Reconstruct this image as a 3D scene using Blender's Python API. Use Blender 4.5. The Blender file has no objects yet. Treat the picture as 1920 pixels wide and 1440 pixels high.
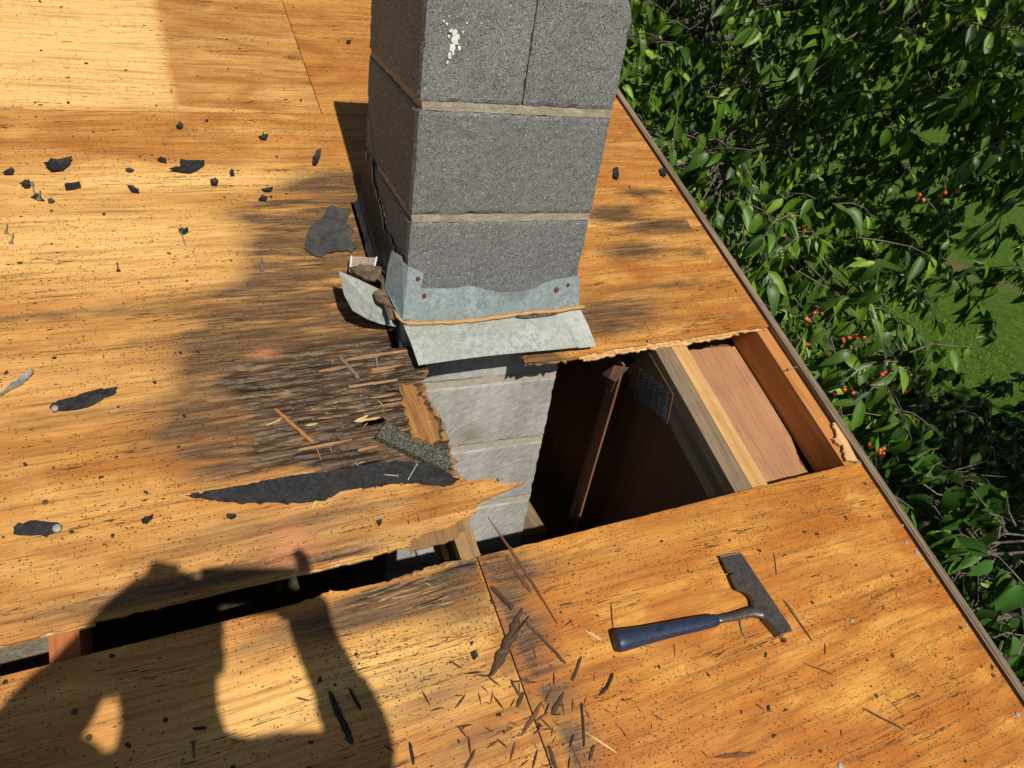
import bpy, bmesh, math, random
import numpy as np
from mathutils import Vector, Matrix, noise
from mathutils.geometry import delaunay_2d_cdt

rnd = random.Random(7)
sc = bpy.context.scene
COL = sc.collection

# ------------------------------------------------------------------ camera, sky, sun, exposure
FPX = 1412.4295
CAM_R = ((0.9000625945, -0.4090720418, 0.1501578856),
         (-0.1345487610, -0.5886398597, -0.7971196567),
         (0.4144682821, 0.6972540289, -0.5848528553))      # rows: right, down, forward
CAM_P = Vector((-0.4661417457, -1.2681040782, 1.1039983655))
right, down, fwd = (Vector(r) for r in CAM_R)
cd = bpy.data.cameras.new('camera'); cam = bpy.data.objects.new('camera', cd); COL.objects.link(cam)
cd.sensor_width = 36.0; cd.lens = FPX / 1920 * 36.0; cd.clip_start = 0.02; cd.clip_end = 500
cam.matrix_world = Matrix(((right.x, -down.x, -fwd.x, CAM_P.x), (right.y, -down.y, -fwd.y, CAM_P.y),
                           (right.z, -down.z, -fwd.z, CAM_P.z), (0, 0, 0, 1)))
sc.camera = cam
SUN = Vector((0.0204, 0.6476, -0.7617)).normalized()         # the way the light travels
w = bpy.data.worlds.new('World'); sc.world = w; w.use_nodes = True
wn = w.node_tree.nodes; sky = wn.new('ShaderNodeTexSky'); sky.sky_type = 'NISHITA'; sky.sun_disc = False
sky.sun_elevation = math.radians(49.6); sky.sun_rotation = math.radians(178.2)
bg = wn['Background']; w.node_tree.links.new(sky.outputs[0], bg.inputs[0]); bg.inputs[1].default_value = 0.05
sl = bpy.data.lights.new('sun', 'SUN'); sl.energy = 5.0; sl.angle = math.radians(0.53); sl.color = (1.0, 0.93, 0.80)
so = bpy.data.objects.new('sun', sl); COL.objects.link(so); so.location = (-1, -6, 9)
so.rotation_euler = SUN.to_track_quat('-Z', 'Y').to_euler()
sc.view_settings.view_transform = 'Standard'; sc.view_settings.look = 'None'
sc.view_settings.exposure = -0.03; sc.view_settings.gamma = 1.0; sc.view_settings.use_curve_mapping = False

# ------------------------------------------------------------------ the roof plane and its frame
TH = 0.3073; Z0 = 0.1995
NV = Vector((0, -math.sin(TH), math.cos(TH))); UV_V = Vector((0, math.cos(TH), math.sin(TH)))
P0 = Vector((0, 0, Z0))
DECK = Matrix(((1, 0, 0, 0), (0, UV_V.y, NV.y, 0), (0, UV_V.z, NV.z, Z0), (0, 0, 0, 1)))

def ray(px, py):
    return (right * ((px - 960) / FPX) + down * ((py - 720) / FPX) + fwd).normalized()
def at(px, py, h=0.0):
    """the point of the roof plane (raised by h) that the photograph shows at a pixel, in roof coordinates"""
    v = ray(px, py); t = ((P0 + NV * h - CAM_P).dot(NV)) / v.dot(NV); q = CAM_P + v * t - P0
    return Vector((q.x, q.dot(UV_V)))
def rp(u, v, h=0.0):
    return DECK @ Vector((u, v, h))

# chimney frame
def rod(r):
    a = Vector(r); t = a.length
    return Matrix.Rotation(t, 4, a / t)
CH = rod((-0.0376, 0.0091, -0.056))
CW, CDP = 0.397, 0.404
CHI = CH.inverted()
def on_front(px, py, y=0.0):
    o = CHI @ CAM_P; v = CHI.to_3x3() @ ray(px, py); t = (y - o.y) / v.y
    return o + v * t
def on_left(px, py, x=0.0):
    o = CHI @ CAM_P; v = CHI.to_3x3() @ ray(px, py); t = (x - o.x) / v.x
    return o + v * t

# ------------------------------------------------------------------ small helpers
def link(name, me, m=None, parent=None, mw=None, smooth=False):
    o = bpy.data.objects.new(name, me); COL.objects.link(o)
    if m is not None and me is not None and not len(me.materials):
        me.materials.append(m)
    if smooth:
        for p in me.polygons: p.use_smooth = True
    place(o, parent, mw)
    return o
def wm(o):
    return (wm(o.parent) @ o.matrix_basis) if o.parent else o.matrix_basis.copy()
def place(o, parent=None, mw=None):
    if parent is not None:
        o.parent = parent
        o.matrix_basis = wm(parent).inverted() @ (mw if mw is not None else Matrix.Identity(4))
    elif mw is not None:
        o.matrix_basis = mw
def mesh(name, v, f):
    me = bpy.data.meshes.new(name); me.from_pydata([tuple(x) for x in v], [], [tuple(x) for x in f]); me.update(); return me
def empty(name, loc):
    o = bpy.data.objects.new(name, None); COL.objects.link(o); o.matrix_basis = Matrix.Translation(loc); o.empty_display_size = .1; return o
def tag(o, label, cat, group=None):
    o['label'] = label; o['category'] = cat
    if group: o['group'] = group
    return o
def boxmesh(name, x0, x1, y0, y1, z0, z1, bev=0.0, wob=0.0, seg=1):
    bm = bmesh.new(); bmesh.ops.create_cube(bm, size=1)
    for v in bm.verts:
        v.co = Vector(((x0 + x1) / 2 + v.co.x * (x1 - x0), (y0 + y1) / 2 + v.co.y * (y1 - y0), (z0 + z1) / 2 + v.co.z * (z1 - z0)))
    if seg > 1:
        bmesh.ops.subdivide_edges(bm, edges=bm.edges[:], cuts=seg, use_grid_fill=True)
    if bev: bmesh.ops.bevel(bm, geom=bm.edges[:], offset=bev, segments=1, affect='EDGES')
    if wob:
        for v in bm.verts: v.co += noise.noise_vector(v.co * 23) * wob
    me = bpy.data.meshes.new(name); bm.to_mesh(me); bm.free(); return me
def pip(p, poly):
    x, y = p[0], p[1]; c = False; j = len(poly) - 1
    for i in range(len(poly)):
        xi, yi = poly[i][0], poly[i][1]; xj, yj = poly[j][0], poly[j][1]
        if (yi > y) != (yj > y) and x < (xj - xi) * (y - yi) / (yj - yi) + xi: c = not c
        j = i
    return c
def rag(a, b, amp, step, r, spike=1.0):
    """a torn edge from a to b: short steps with splinter-like jumps"""
    a, b = Vector(a), Vector(b); n = max(2, int((b - a).length / step)); d = (b - a).normalized(); nn = Vector((-d.y, d.x))
    out = [a]; k = 0
    for i in range(1, n):
        t = (i + r.uniform(-.35, .35)) / n
        k = .45 * k + r.gauss(0, 1) * amp * .6
        kk = k + (r.uniform(-1, 1) * amp * 2.2 * spike if r.random() < .18 else 0)
        out.append(a.lerp(b, t) + nn * max(-2.5 * amp, min(2.5 * amp, kk)))
    return out            # b itself belongs to the next stretch
def path_rag(pts, amp, step, r, spike=1.0):
    o = []
    for i in range(len(pts) - 1): o += rag(pts[i], pts[i + 1], amp, step, r, spike)
    return o + [Vector(pts[-1])]
def triangulate(outline, holes=(), pts=()):
    vs = []; ed = []
    for loop in [outline] + list(holes):
        b = len(vs); vs += [Vector((p[0], p[1])) for p in loop]; n = len(loop)
        ed += [(b + i, b + (i + 1) % n) for i in range(n)]
    vs += [Vector((p[0], p[1])) for p in pts]
    V, E, F, *_ = delaunay_2d_cdt(vs, ed, [], 0, 1e-6)
    keep = []
    for f in F:
        c = sum((V[i] for i in f), Vector((0, 0))) / len(f)
        if pip(c, outline) and not any(pip(c, h) for h in holes):
            a = (V[f[1]] - V[f[0]]).cross(V[f[2]] - V[f[0]])
            keep.append(tuple(f) if a > 0 else tuple(reversed(f)))
    return V, keep
def slab(name, outline, th, holes=(), pts=(), hf=None, top=0.0, attr=None):
    """a board of any outline lying in the xy plane, its top at z=top (+hf), th thick"""
    V, F = triangulate(outline, holes, pts)
    n = len(V); vt = []
    for p in V:
        z = top + (hf(p.x, p.y) if hf else 0.0); vt.append((p.x, p.y, z))
    vb = [(a[0], a[1], (a[2] if (hf and th < .006) else top) - th) for a in vt]
    cnt = {}
    for f in F:
        for i in range(3):
            e = (f[i], f[(i + 1) % 3]); cnt[e] = 1
    side = [(b, a, a + n, b + n) for (a, b) in cnt if (b, a) not in cnt]
    side = [tuple(reversed(s)) for s in side]
    faces = list(F) + [tuple(i + n for i in reversed(f)) for f in F] + [(s[0], s[1], s[2], s[3]) for s in side]
    me = mesh(name, vt + vb, faces)
    if attr:
        at_ = me.attributes.new('wear', 'FLOAT_COLOR', 'POINT'); buf = np.zeros((2 * n, 4), dtype=np.float32)
        for i, p in enumerate(V):
            buf[i] = attr(p.x, p.y); buf[i + n] = buf[i]
        at_.data.foreach_set('color', buf.ravel())
    return me
def tube(path, radii, seg=6, cap=True, sq=1.0):
    vs = []; fs = []; P = [Vector(p) for p in path]
    if not hasattr(radii, '__len__'): radii = [radii] * len(P)
    up = Vector((.13, .2, .97)).normalized()
    for i, p in enumerate(P):
        d = (P[min(i + 1, len(P) - 1)] - P[max(i - 1, 0)]).normalized()
        a = d.cross(up)
        if a.length < 1e-3: a = d.cross(Vector((1, 0, 0)))
        a.normalize(); b = a.cross(d)
        for k in range(seg):
            t = 2 * math.pi * k / seg; vs.append(p + (a * math.cos(t) + b * math.sin(t) * sq) * radii[i])
    for i in range(len(P) - 1):
        for k in range(seg):
            fs.append((i * seg + k, i * seg + (k + 1) % seg, (i + 1) * seg + (k + 1) % seg, (i + 1) * seg + k))
    if cap:
        fs.append(tuple(reversed(range(seg)))); fs.append(tuple((len(P) - 1) * seg + k for k in range(seg)))
    return vs, fs
def join(parts):
    V = []; F = []
    for v, f in parts:
        b = len(V); V += list(v); F += [tuple(i + b for i in x) for x in f]
    return V, F

# ------------------------------------------------------------------ node helper
class NT:
    def __init__(s, name):
        s.m = bpy.data.materials.new(name); s.m.use_nodes = True; s.t = s.m.node_tree; s.n = s.t.nodes; s.l = s.t.links
        s.b = s.n['Principled BSDF']; s.out = s.n['Material Output']
        s.oc = s.n.new('ShaderNodeTexCoord').outputs['Object']
    def put(s, sock, v):
        if hasattr(v, 'is_linked') or isinstance(v, bpy.types.NodeSocket): s.l.new(v, sock)
        elif v is not None:
            if isinstance(v, (tuple, list)) and len(v) == 3 and sock.type == 'RGBA': v = (*v, 1)
            sock.default_value = v
    def map(s, scale, loc=(0, 0, 0), rot=(0, 0, 0), src=None):
        n = s.n.new('ShaderNodeMapping'); s.put(n.inputs[0], src or s.oc)
        n.inputs['Scale'].default_value = scale; n.inputs['Location'].default_value = loc; n.inputs['Rotation'].default_value = rot; return n.outputs[0]
    def noise(s, vec, scale=1, detail=4, rough=.55, dist=0):
        n = s.n.new('ShaderNodeTexNoise'); s.put(n.inputs['Vector'], vec)
        n.inputs['Scale'].default_value = scale; n.inputs['Detail'].default_value = detail; n.inputs['Roughness'].default_value = rough; n.inputs['Distortion'].default_value = dist
        return n.outputs['Fac']
    def noisec(s, vec, scale=1, detail=2):
        n = s.n.new('ShaderNodeTexNoise'); s.put(n.inputs['Vector'], vec); n.inputs['Scale'].default_value = scale; n.inputs['Detail'].default_value = detail; return n.outputs['Color']
    def vor(s, vec, scale=1, rand=1.0):
        n = s.n.new('ShaderNodeTexVoronoi'); s.put(n.inputs['Vector'], vec); n.inputs['Scale'].default_value = scale; n.inputs['Randomness'].default_value = rand
        return n.outputs['Distance'], n.outputs['Color']
    def ramp(s, fac, stops, interp='LINEAR'):
        n = s.n.new('ShaderNodeValToRGB'); s.put(n.inputs[0], fac); e = n.color_ramp.elements; n.color_ramp.interpolation = interp
        while len(e) < len(stops): e.new(.5)
        for i, (p, c) in enumerate(stops):
            e[i].position = p; e[i].color = (*c, 1) if hasattr(c, '__len__') else (c, c, c, 1)
        return n.outputs[0]
    def math(s, op, a, b=None, clamp=False):
        n = s.n.new('ShaderNodeMath'); n.operation = op; n.use_clamp = clamp; s.put(n.inputs[0], a)
        if b is not None: s.put(n.inputs[1], b)
        return n.outputs[0]
    def mix(s, fac, a, b, mode='MIX'):
        n = s.n.new('ShaderNodeMix'); n.data_type = 'RGBA'; n.blend_type = mode; n.clamp_factor = True
        s.put(n.inputs[0], fac); s.put(n.inputs[6], a); s.put(n.inputs[7], b); return n.outputs[2]
    def attr(s, name):
        n = s.n.new('ShaderNodeAttribute'); n.attribute_name = name; return n
    def sep(s, c):
        n = s.n.new('ShaderNodeSeparateColor'); s.put(n.inputs[0], c); return n.outputs
    def rng(s, x, a, b, c=0.0, d=1.0):
        n = s.n.new('ShaderNodeMapRange'); n.clamp = True; s.put(n.inputs[0], x)
        for i, q in enumerate((a, b, c, d)): n.inputs[i + 1].default_value = q
        return n.outputs[0]
    def bump(s, h, strength=.3, dist=.002):
        n = s.n.new('ShaderNodeBump'); s.put(n.inputs['Height'], h); n.inputs['Strength'].default_value = strength; n.inputs['Distance'].default_value = dist
        s.l.new(n.outputs[0], s.b.inputs['Normal'])
    def done(s, col=None, rough=.6, spec=.3, metal=0.0):
        if col is not None: s.put(s.b.inputs['Base Color'], col)
        s.put(s.b.inputs['Roughness'], rough); s.b.inputs['Specular IOR Level'].default_value = spec; s.put(s.b.inputs['Metallic'], metal)
        return s.m

def mat_ply(name, loc, cdark, cmid, clight, speck=1.0, rot=0.0, big=0.5, knots=()):
    """weathered sheathing plywood; 'wear' carries r rot, g grey water stain, b pink marker, a paleness"""
    s = NT(name); base = s.map((1, 1, 1), loc, (0, 0, rot))
    warp = s.noisec(s.map((1.5, 3, 1), src=base), 1.0, 2)
    wv = s.n.new('ShaderNodeVectorMath'); wv.operation = 'MULTIPLY_ADD'; s.put(wv.inputs[0], warp); wv.inputs[1].default_value = (0, .045, 0); s.put(wv.inputs[2], base)
    c = wv.outputs[0]
    g1 = s.noise(s.map((1.1, 17, 1), src=c), 1, 7, .64, .6)
    g2 = s.noise(s.map((5, 120, 1), src=c), 1, 4, .62)
    g0 = s.noise(s.map((1.6, 4.2, 1), src=c), 1, 4, .55, .4)
    gb = s.noise(s.map((7, 15, 1), src=c), 1, 5, .62, .5)
    fine = s.noise(s.map((30, 420, 1), src=c), 1, 3, .65)
    col = s.ramp(g1, [(.24, cdark), (.46, cmid), (.70, clight)])
    amber = tuple(x * f for x, f in zip(cmid, (.70, .47, .30)))
    col = s.mix(s.rng(g0, .42, .66, 0, big), col, amber)
    col = s.mix(s.rng(gb, .50, .70, 0, big * .75), col, amber)
    col = s.mix(s.rng(gb, .46, .28, 0, .55), col, clight)
    sx = s.n.new('ShaderNodeSeparateXYZ'); s.put(sx.inputs[0], c)
    loopf = s.math('ADD', s.math('MULTIPLY', s.noise(s.map((.8, 3.0, 1), loc=(2, 5, 0), src=c), 1, 2, .5), 11.0), s.math('MULTIPLY', sx.outputs[1], 10.0))
    loop = s.math('ADD', s.math('MULTIPLY', s.math('SINE', s.math('MULTIPLY', loopf, 6.283)), .5), .5)
    col = s.mix(s.math('MULTIPLY', s.rng(loop, .45, 1.0, 0, .62), s.rng(gb, .3, .6, .35, 1)), col, tuple(x * f for x, f in zip(cmid, (.66, .50, .36))))
    for ku, kv, kr in knots:
        kd = s.n.new('ShaderNodeVectorMath'); kd.operation = 'LENGTH'; s.put(kd.inputs[0], s.map((1 / kr, 1 / (kr * .5), 0), (-ku / kr, -kv / (kr * .5), 0)))
        kk = s.math('ADD', kd.outputs['Value'], s.math('MULTIPLY', s.noise(s.oc, 60, 3), .5))
        ring = s.math('ADD', s.math('MULTIPLY', s.math('SINE', s.math('MULTIPLY', kk, 13)), .5), .5)
        col = s.mix(s.math('MULTIPLY', s.rng(kk, 1.25, .9, 0, .9), s.rng(ring, .2, .9, .25, 1)), col, (.14, .045, .015))
    wear = s.attr('wear'); r_, g_, b_ = s.sep(wear.outputs['Color'])[:3]; a_ = wear.outputs['Alpha']
    col = s.mix(s.math('MULTIPLY', a_, s.rng(g1, .2, .6, .55, 1)), col, (clight[0] * 1.12, clight[1] * 1.22, clight[2] * 1.35))
    col = s.mix(s.rng(g2, .49, .69, 0, .52), col, tuple(x * .38 for x in cdark))
    col = s.mix(s.rng(s.noise(s.map((2.2, 46, 1), loc=(7, 3, 0), src=c), 1, 5, .68, .3), .55, .72, 0, .32), col, tuple(x * .42 for x in cdark))
    col = s.mix(s.rng(fine, .48, .74, 0, .42), col, tuple(x * .45 for x in cdark))
    # soft grey weathering
    gy = s.math('MULTIPLY', s.rng(g_, .10, .62), s.rng(s.noise(s.map((4, 40, 1), src=c), 1, 5, .65), .30, .52))
    gy = s.math('MINIMUM', s.math('MULTIPLY', gy, 1.25), 1.0)
    col = s.mix(s.math('MULTIPLY', gy, .90), col, s.ramp(s.noise(s.map((9, 150, 1), src=c), 1, 5, .7), [(.32, (.018, .012, .009)), (.47, (.075, .045, .024)), (.60, (.165, .098, .05)), (.73, (.31, .185, .09))]))
    # pink marker
    col = s.mix(s.math('MULTIPLY', b_, s.math('MULTIPLY', s.rng(g2, .3, .6, .2, .8), s.rng(s.noise(c, 300, 2), .35, .6, .3, 1))), col, (.70, .24, .14))
    # mould specks in drifts, a bit longer than wide, plus larger dots
    drift = s.noise(s.map((2.2, 9, 1), src=c), 1, 4, .6)
    wob = s.n.new('ShaderNodeVectorMath'); wob.operation = 'MULTIPLY_ADD'; s.put(wob.inputs[0], s.noisec(s.map((330, 500, 1), src=c), 1, 1)); wob.inputs[1].default_value = (.0035, .0022, 0); s.put(wob.inputs[2], c)
    cw = wob.outputs[0]
    lump = s.noise(s.map((14, 40, 1), src=c), 1, 3, .6)
    dens = s.math('MULTIPLY', s.rng(drift, .36, .70, .06 * speck, .70 * speck), s.rng(lump, .36, .62, .25, 1.3))
    dd, dc = s.vor(s.map((205, 350, 1), src=cw), 1)
    pick = s.math('LESS_THAN', s.sep(dc)[0], dens)
    sp = s.math('MULTIPLY', pick, s.math('LESS_THAN', dd, s.rng(s.sep(dc)[1], 0, 1, .13, .40)))
    d2, c2 = s.vor(s.map((75, 130, 1), src=cw), 1)
    pick2 = s.math('LESS_THAN', s.sep(c2)[0], s.math('MULTIPLY', dens, .16))
    jag = s.math('ADD', d2, s.math('MULTIPLY', s.math('SUBTRACT', s.noise(base, 520, 2), .5), .55))
    sp2 = s.math('MULTIPLY', pick2, s.math('LESS_THAN', jag, .20))
    # checks running along the grain
    ck = s.noise(s.map((2.4, 70, 1), src=c), 1, 3, .55)
    line = s.math('LESS_THAN', s.math('ABSOLUTE', s.math('SUBTRACT', ck, .5)), .0085)
    gate = s.math('GREATER_THAN', s.noise(s.map((3, 14, 1), loc=(3, 1, 0), src=c), 1, 3, .6), .565)
    brk = s.math('GREATER_THAN', s.noise(s.map((60, 300, 1), src=c), 1, 2), .46)
    cr = s.math('MULTIPLY', s.math('MULTIPLY', line, gate), brk)
    spots = s.math('MAXIMUM', s.math('MAXIMUM', sp, sp2), cr)
    col = s.mix(s.math('MULTIPLY', spots, .88), col, (.022, .013, .008))
    # rot
    rn = s.noise(s.map((7, 75, 1), src=c), 1, 6, .7)
    rf = s.rng(s.math('ADD', r_, s.math('MULTIPLY', s.math('SUBTRACT', rn, .5), .9)), .28, .62)
    rcol = s.ramp(s.math('ADD', s.math('MULTIPLY', s.noise(s.map((10, 240, 1), src=c), 1, 6, .72), .7), s.math('MULTIPLY', s.noise(s.map((8, 26, 1), src=c), 1, 3, .6), .3)), [(.405, (.009, .007, .006)), (.475, (.036, .022, .012)), (.55, (.115, .064, .030)), (.67, (.34, .20, .095))])
    col = s.mix(s.math('MULTIPLY', rf, s.rng(r_, 0.05, .25)), col, rcol)
    s.bump(s.math('ADD', s.math('ADD', s.math('MULTIPLY', g1, .5), s.math('ADD', g2, fine)), s.math('MULTIPLY', spots, -1.4)), .6, .0013)
    return s.done(col, s.rng(g2, .3, .7, .42, .62), .35)

def mat_wood(name, cd_, cl_, axis='y', sc_=1.0, knots=True, rough=.6, spec=.3, fine=1.0):
    s = NT(name); k = {'x': (2, 40, 40), 'y': (40, 2, 40), 'z': (40, 40, 2)}[axis]
    inf = s.n.new('ShaderNodeObjectInfo')
    off = s.n.new('ShaderNodeVectorMath'); off.operation = 'ADD'; s.put(off.inputs[0], s.oc); s.put(off.inputs[1], inf.outputs['Random'])
    k = tuple(q * sc_ for q in k)
    g = s.noise(s.map(k, src=off.outputs[0]), 1, 5, .6, .6); g2 = s.noise(s.map(tuple(q * 5 for q in k), src=off.outputs[0]), 1, 3, .6)
    col = s.ramp(g, [(.3, cd_), (.7, cl_)]); col = s.mix(s.rng(g2, .5, .75, 0, .5 * fine), col, tuple(q * .4 for q in cd_))
    blot = s.noise(off.outputs[0], 14, 3); col = s.mix(s.rng(blot, .5, .75, 0, .35), col, tuple(q * .7 for q in cd_))
    s.bump(s.math('ADD', g, g2), .35, .001)
    return s.done(col, rough, spec)

# sheets by tone
kn = lambda px, py, r: (*at(px, py), r)
M_ply_mid = mat_ply('plywood weathered tan', (0, 0, 0), (.25, .090, .018), (.52, .240, .054), (.75, .425, .135), 1.2, big=.6, knots=[kn(250, 640, .018)])
M_ply_left = mat_ply('plywood weathered tan streaked', (5.3, 2.1, 0), (.25, .088, .016), (.53, .235, .046), (.76, .415, .115), 1.45, big=.7)
M_ply_right = mat_ply('plywood weathered orange', (9.1, 4.6, 0), (.27, .085, .012), (.54, .230, .038), (.77, .41, .092), 1.5, big=.8)
M_ply_up = mat_ply('plywood upper tan', (13.7, 1.2, 0), (.29, .112, .024), (.54, .258, .065), (.73, .425, .145), .65, knots=[kn(547, 108, .026)])
M_ply_upr = mat_ply('plywood upper orange', (17.7, 6.2, 0), (.29, .105, .02), (.51, .225, .05), (.68, .35, .09), .7)
M_torn = mat_wood('torn plywood plies', (.42, .23, .09), (.72, .47, .22), 'y', 1.2)
M_torn_dark = mat_wood('weathered torn plies', (.14, .075, .03), (.34, .19, .08), 'y', 1.2)
M_pine = mat_wood('framing lumber tan', (.46, .24, .085), (.62, .37, .16), 'y')
M_pine_or = mat_wood('framing lumber orange', (.40, .15, .04), (.54, .24, .075), 'y', .8)
M_pine_red = mat_wood('framing lumber red brown', (.34, .10, .03), (.46, .17, .055), 'y', .8)
M_grey = mat_wood('framing lumber grey', (.13, .09, .058), (.27, .195, .125), 'y', 1.3)
M_soffit = mat_wood('soffit plank pink brown', (.32, .158, .080), (.44, .232, .122), 'y', .6)
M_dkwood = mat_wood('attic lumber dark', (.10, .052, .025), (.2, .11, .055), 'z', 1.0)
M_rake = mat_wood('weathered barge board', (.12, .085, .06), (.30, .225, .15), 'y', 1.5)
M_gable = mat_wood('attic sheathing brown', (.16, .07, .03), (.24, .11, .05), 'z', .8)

def mat_concrete(name, lo, hi, dark, fleck, seed=0.0, warm=(1, 1, 1), pits=1.0):
    s = NT(name); c = s.map((1, 1, 1), (seed, seed * .7, seed * .3))
    n1 = s.noise(c, 480, 3, .7); n2 = s.noise(c, 7, 5, .65); n3 = s.noise(c, 900, 2, .6)
    col = s.ramp(n1, [(.36, lo), (.62, hi)]); col = s.mix(s.rng(n2, .40, .66, 0, .45), col, lo)
    inf = s.n.new('ShaderNodeObjectInfo'); col = s.mix(s.rng(inf.outputs['Random'], 0, 1, 0, .25), col, tuple(x * 1.25 for x in hi))
    col = s.mix(s.rng(s.noise(s.map((22, 22, 5), src=c), 1, 4, .65), .58, .74, 0, .4), col, (.05, .048, .045))
    d, vc = s.vor(c, 430)
    fl = s.math('MULTIPLY', s.math('LESS_THAN', d, .34), s.math('LESS_THAN', s.sep(vc)[0], .26))
    col = s.mix(s.math('MULTIPLY', fl, .75), col, fleck)
    d3, v3 = s.vor(c, 120)
    fl3 = s.math('MULTIPLY', s.math('LESS_THAN', s.math('ADD', d3, s.math('MULTIPLY', s.math('SUBTRACT', n3, .5), .4)), .2), s.math('LESS_THAN', s.sep(v3)[0], .12))
    col = s.mix(s.math('MULTIPLY', fl3, .6), col, fleck)
    d2, v2 = s.vor(s.map((1, 1, 1), (3, 1, 2), src=c), 300)
    pit = s.math('MULTIPLY', s.math('LESS_THAN', d2, .36), s.math('LESS_THAN', s.sep(v2)[0], .32 * pits))
    col = s.mix(s.math('MULTIPLY', pit, .85), col, dark)
    s.bump(s.math('ADD', s.math('ADD', n1, s.math('MULTIPLY', n3, .6)), s.math('MULTIPLY', pit, -1.3)), .4, .0016)
    return s.done(col, .92, .15)
M_cmu = mat_concrete('split concrete block grey', (.098, .100, .102), (.188, .195, .203), (.018, .018, .018), (.50, .49, .47))
M_cmu_top = mat_concrete('split concrete block coarse', (.112, .114, .116), (.222, .23, .238), (.018, .018, .018), (.54, .53, .51), 3.1, pits=1.3)
def mat_cmu_low():
    s = NT('concrete block clean below the deck'); c = s.oc
    n1 = s.noise(c, 330, 3, .7); n2 = s.noise(s.map((7, 7, 2)), 1, 5, .65); n4 = s.noise(s.map((60, 60, 6)), 1, 3)
    col = s.ramp(n1, [(.34, (.20, .195, .19)), (.64, (.40, .39, .375))])
    col = s.mix(s.rng(n2, .42, .68, 0, .75), col, (.50, .49, .47))
    col = s.mix(s.rng(n4, .55, .75, 0, .35), col, (.2, .18, .15))
    g = s.n.new('ShaderNodeTexGradient'); g.gradient_type = 'SPHERICAL'
    gp = on_front(885, 815); s.put(g.inputs[0], s.map((1 / .055,) * 3, tuple(-q / .055 for q in gp)))
    col = s.mix(s.math('MULTIPLY', s.math('MULTIPLY', g.outputs['Fac'], s.rng(n1, .3, .6)), .95), col, (.17, .145, .075))
    s.bump(s.math('ADD', n1, s.math('MULTIPLY', n4, .6)), .6, .002)
    return s.done(col, .92, .15)
M_cmu_low = mat_cmu_low()
def mat_mortar():
    s = NT('mortar tan'); n = s.noise(s.map((30, 30, 120)), 1, 5, .65); n2 = s.noise(s.oc, 260, 2)
    s.bump(s.math('ADD', n, n2), .6, .002)
    return s.done(s.mix(s.rng(n2, .5, .8, 0, .5), s.ramp(n, [(.3, (.21, .18, .135)), (.7, (.42, .385, .31))]), (.12, .09, .06)), .95, .1)
M_mortar = mat_mortar()
def mat_galv(name, lo, hi, weather):
    s = NT(name); d, vc = s.vor(s.map((1, 1, 1.0), (2, 1, 0)), 170); v = s.sep(vc)[0]
    n = s.noise(s.oc, 60, 6, .7, .4); n2 = s.noise(s.oc, 11, 4, .6); n3 = s.noise(s.map((1, .35, .35)), 260, 2)
    col = s.ramp(s.math('ADD', s.math('MULTIPLY', v, .22), s.math('MULTIPLY', n, .78)), [(.36, lo), (.60, hi)])
    col = s.mix(s.rng(n2, .42, .62, 0, .7), col, weather); col = s.mix(s.rng(n3, .58, .72, 0, .35), col, (.55, .57, .54))
    col = s.mix(s.rng(s.noise(s.oc, 190, 2), .70, .74, 0, .6), col, (.10, .06, .04))
    s.bump(n, .35, .001)
    return s.done(col, s.rng(n, .3, .7, .5, .68), .35, .15)
M_galv = mat_galv('galvanised sheet weathered', (.23, .255, .25), (.38, .405, .39), (.30, .32, .285))
M_galv_leg = mat_galv('galvanised sheet bluish', (.20, .255, .285), (.35, .42, .455), (.25, .31, .335))
def simple(name, c1, c2, scale=60, rough=.7, spec=.3, metal=0.0, bump=.3, bd=.001):
    s = NT(name); n = s.noise(s.oc, scale, 5, .65); s.bump(n, bump, bd)
    return s.done(s.ramp(n, [(.32, c1), (.68, c2)]), rough, spec, metal)
M_tar = simple('black roofing felt', (.009, .009, .0095), (.030, .030, .032), 130, .62, .3, 0, .8, .002)
M_tar_grey = simple('grey worn tar', (.03, .03, .031), (.075, .074, .072), 45, .8, .2, 0, .6, .002)
def mat_shingle():
    s = NT('mineral shingle granules'); d, vc = s.vor(s.oc, 620); v = s.sep(vc)[0]; n = s.noise(s.oc, 40, 3)
    col = s.ramp(v, [(.0, (.022, .022, .018)), (.6, (.075, .072, .055)), (.95, (.24, .23, .2))]); s.bump(v, .9, .002)
    return s.done(s.mix(s.rng(n, .4, .7, 0, .4), col, (.05, .055, .03)), .9, .2)
M_shingle = mat_shingle()
M_caulk = simple('tan sealant', (.36, .19, .07), (.50, .29, .12), 70, .5, .4, 0, .5)
M_rust = simple('rust', (.10, .035, .022), (.2, .075, .045), 300, .85, .2)
M_nail = simple('dull galvanised nail', (.22, .22, .21), (.42, .41, .39), 200, .45, .5, .5)
M_nailhead = simple('bright nail head', (.28, .28, .275), (.44, .435, .42), 200, .5, .4, .35)
M_nail_dark = simple('rusty nail', (.05, .032, .022), (.15, .095, .065), 200, .7, .3, .2)
M_steel = simple('worn tool steel', (.085, .072, .064), (.17, .155, .142), 160, .38, .5, .7, .12)
M_steel_edge = simple('bright worn steel', (.34, .32, .30), (.55, .53, .5), 120, .35, .5, .8, .2)
M_grip = simple('blue rubber grip', (.012, .021, .048), (.022, .036, .078), 80, .42, .45, 0, .12)
M_spl_dark = mat_wood('dark rotten splinter', (.035, .02, .012), (.12, .065, .035), 'x', 2.5)
M_spl_red = mat_wood('red brown splinter', (.09, .036, .018), (.22, .09, .045), 'x', 2.5)
M_spl_or = mat_wood('orange brown splinter', (.26, .10, .03), (.40, .18, .06), 'x', 2.5)
M_spl_tan = mat_wood('pale fresh splinter', (.48, .30, .12), (.72, .52, .26), 'x', 2.5)
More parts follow.
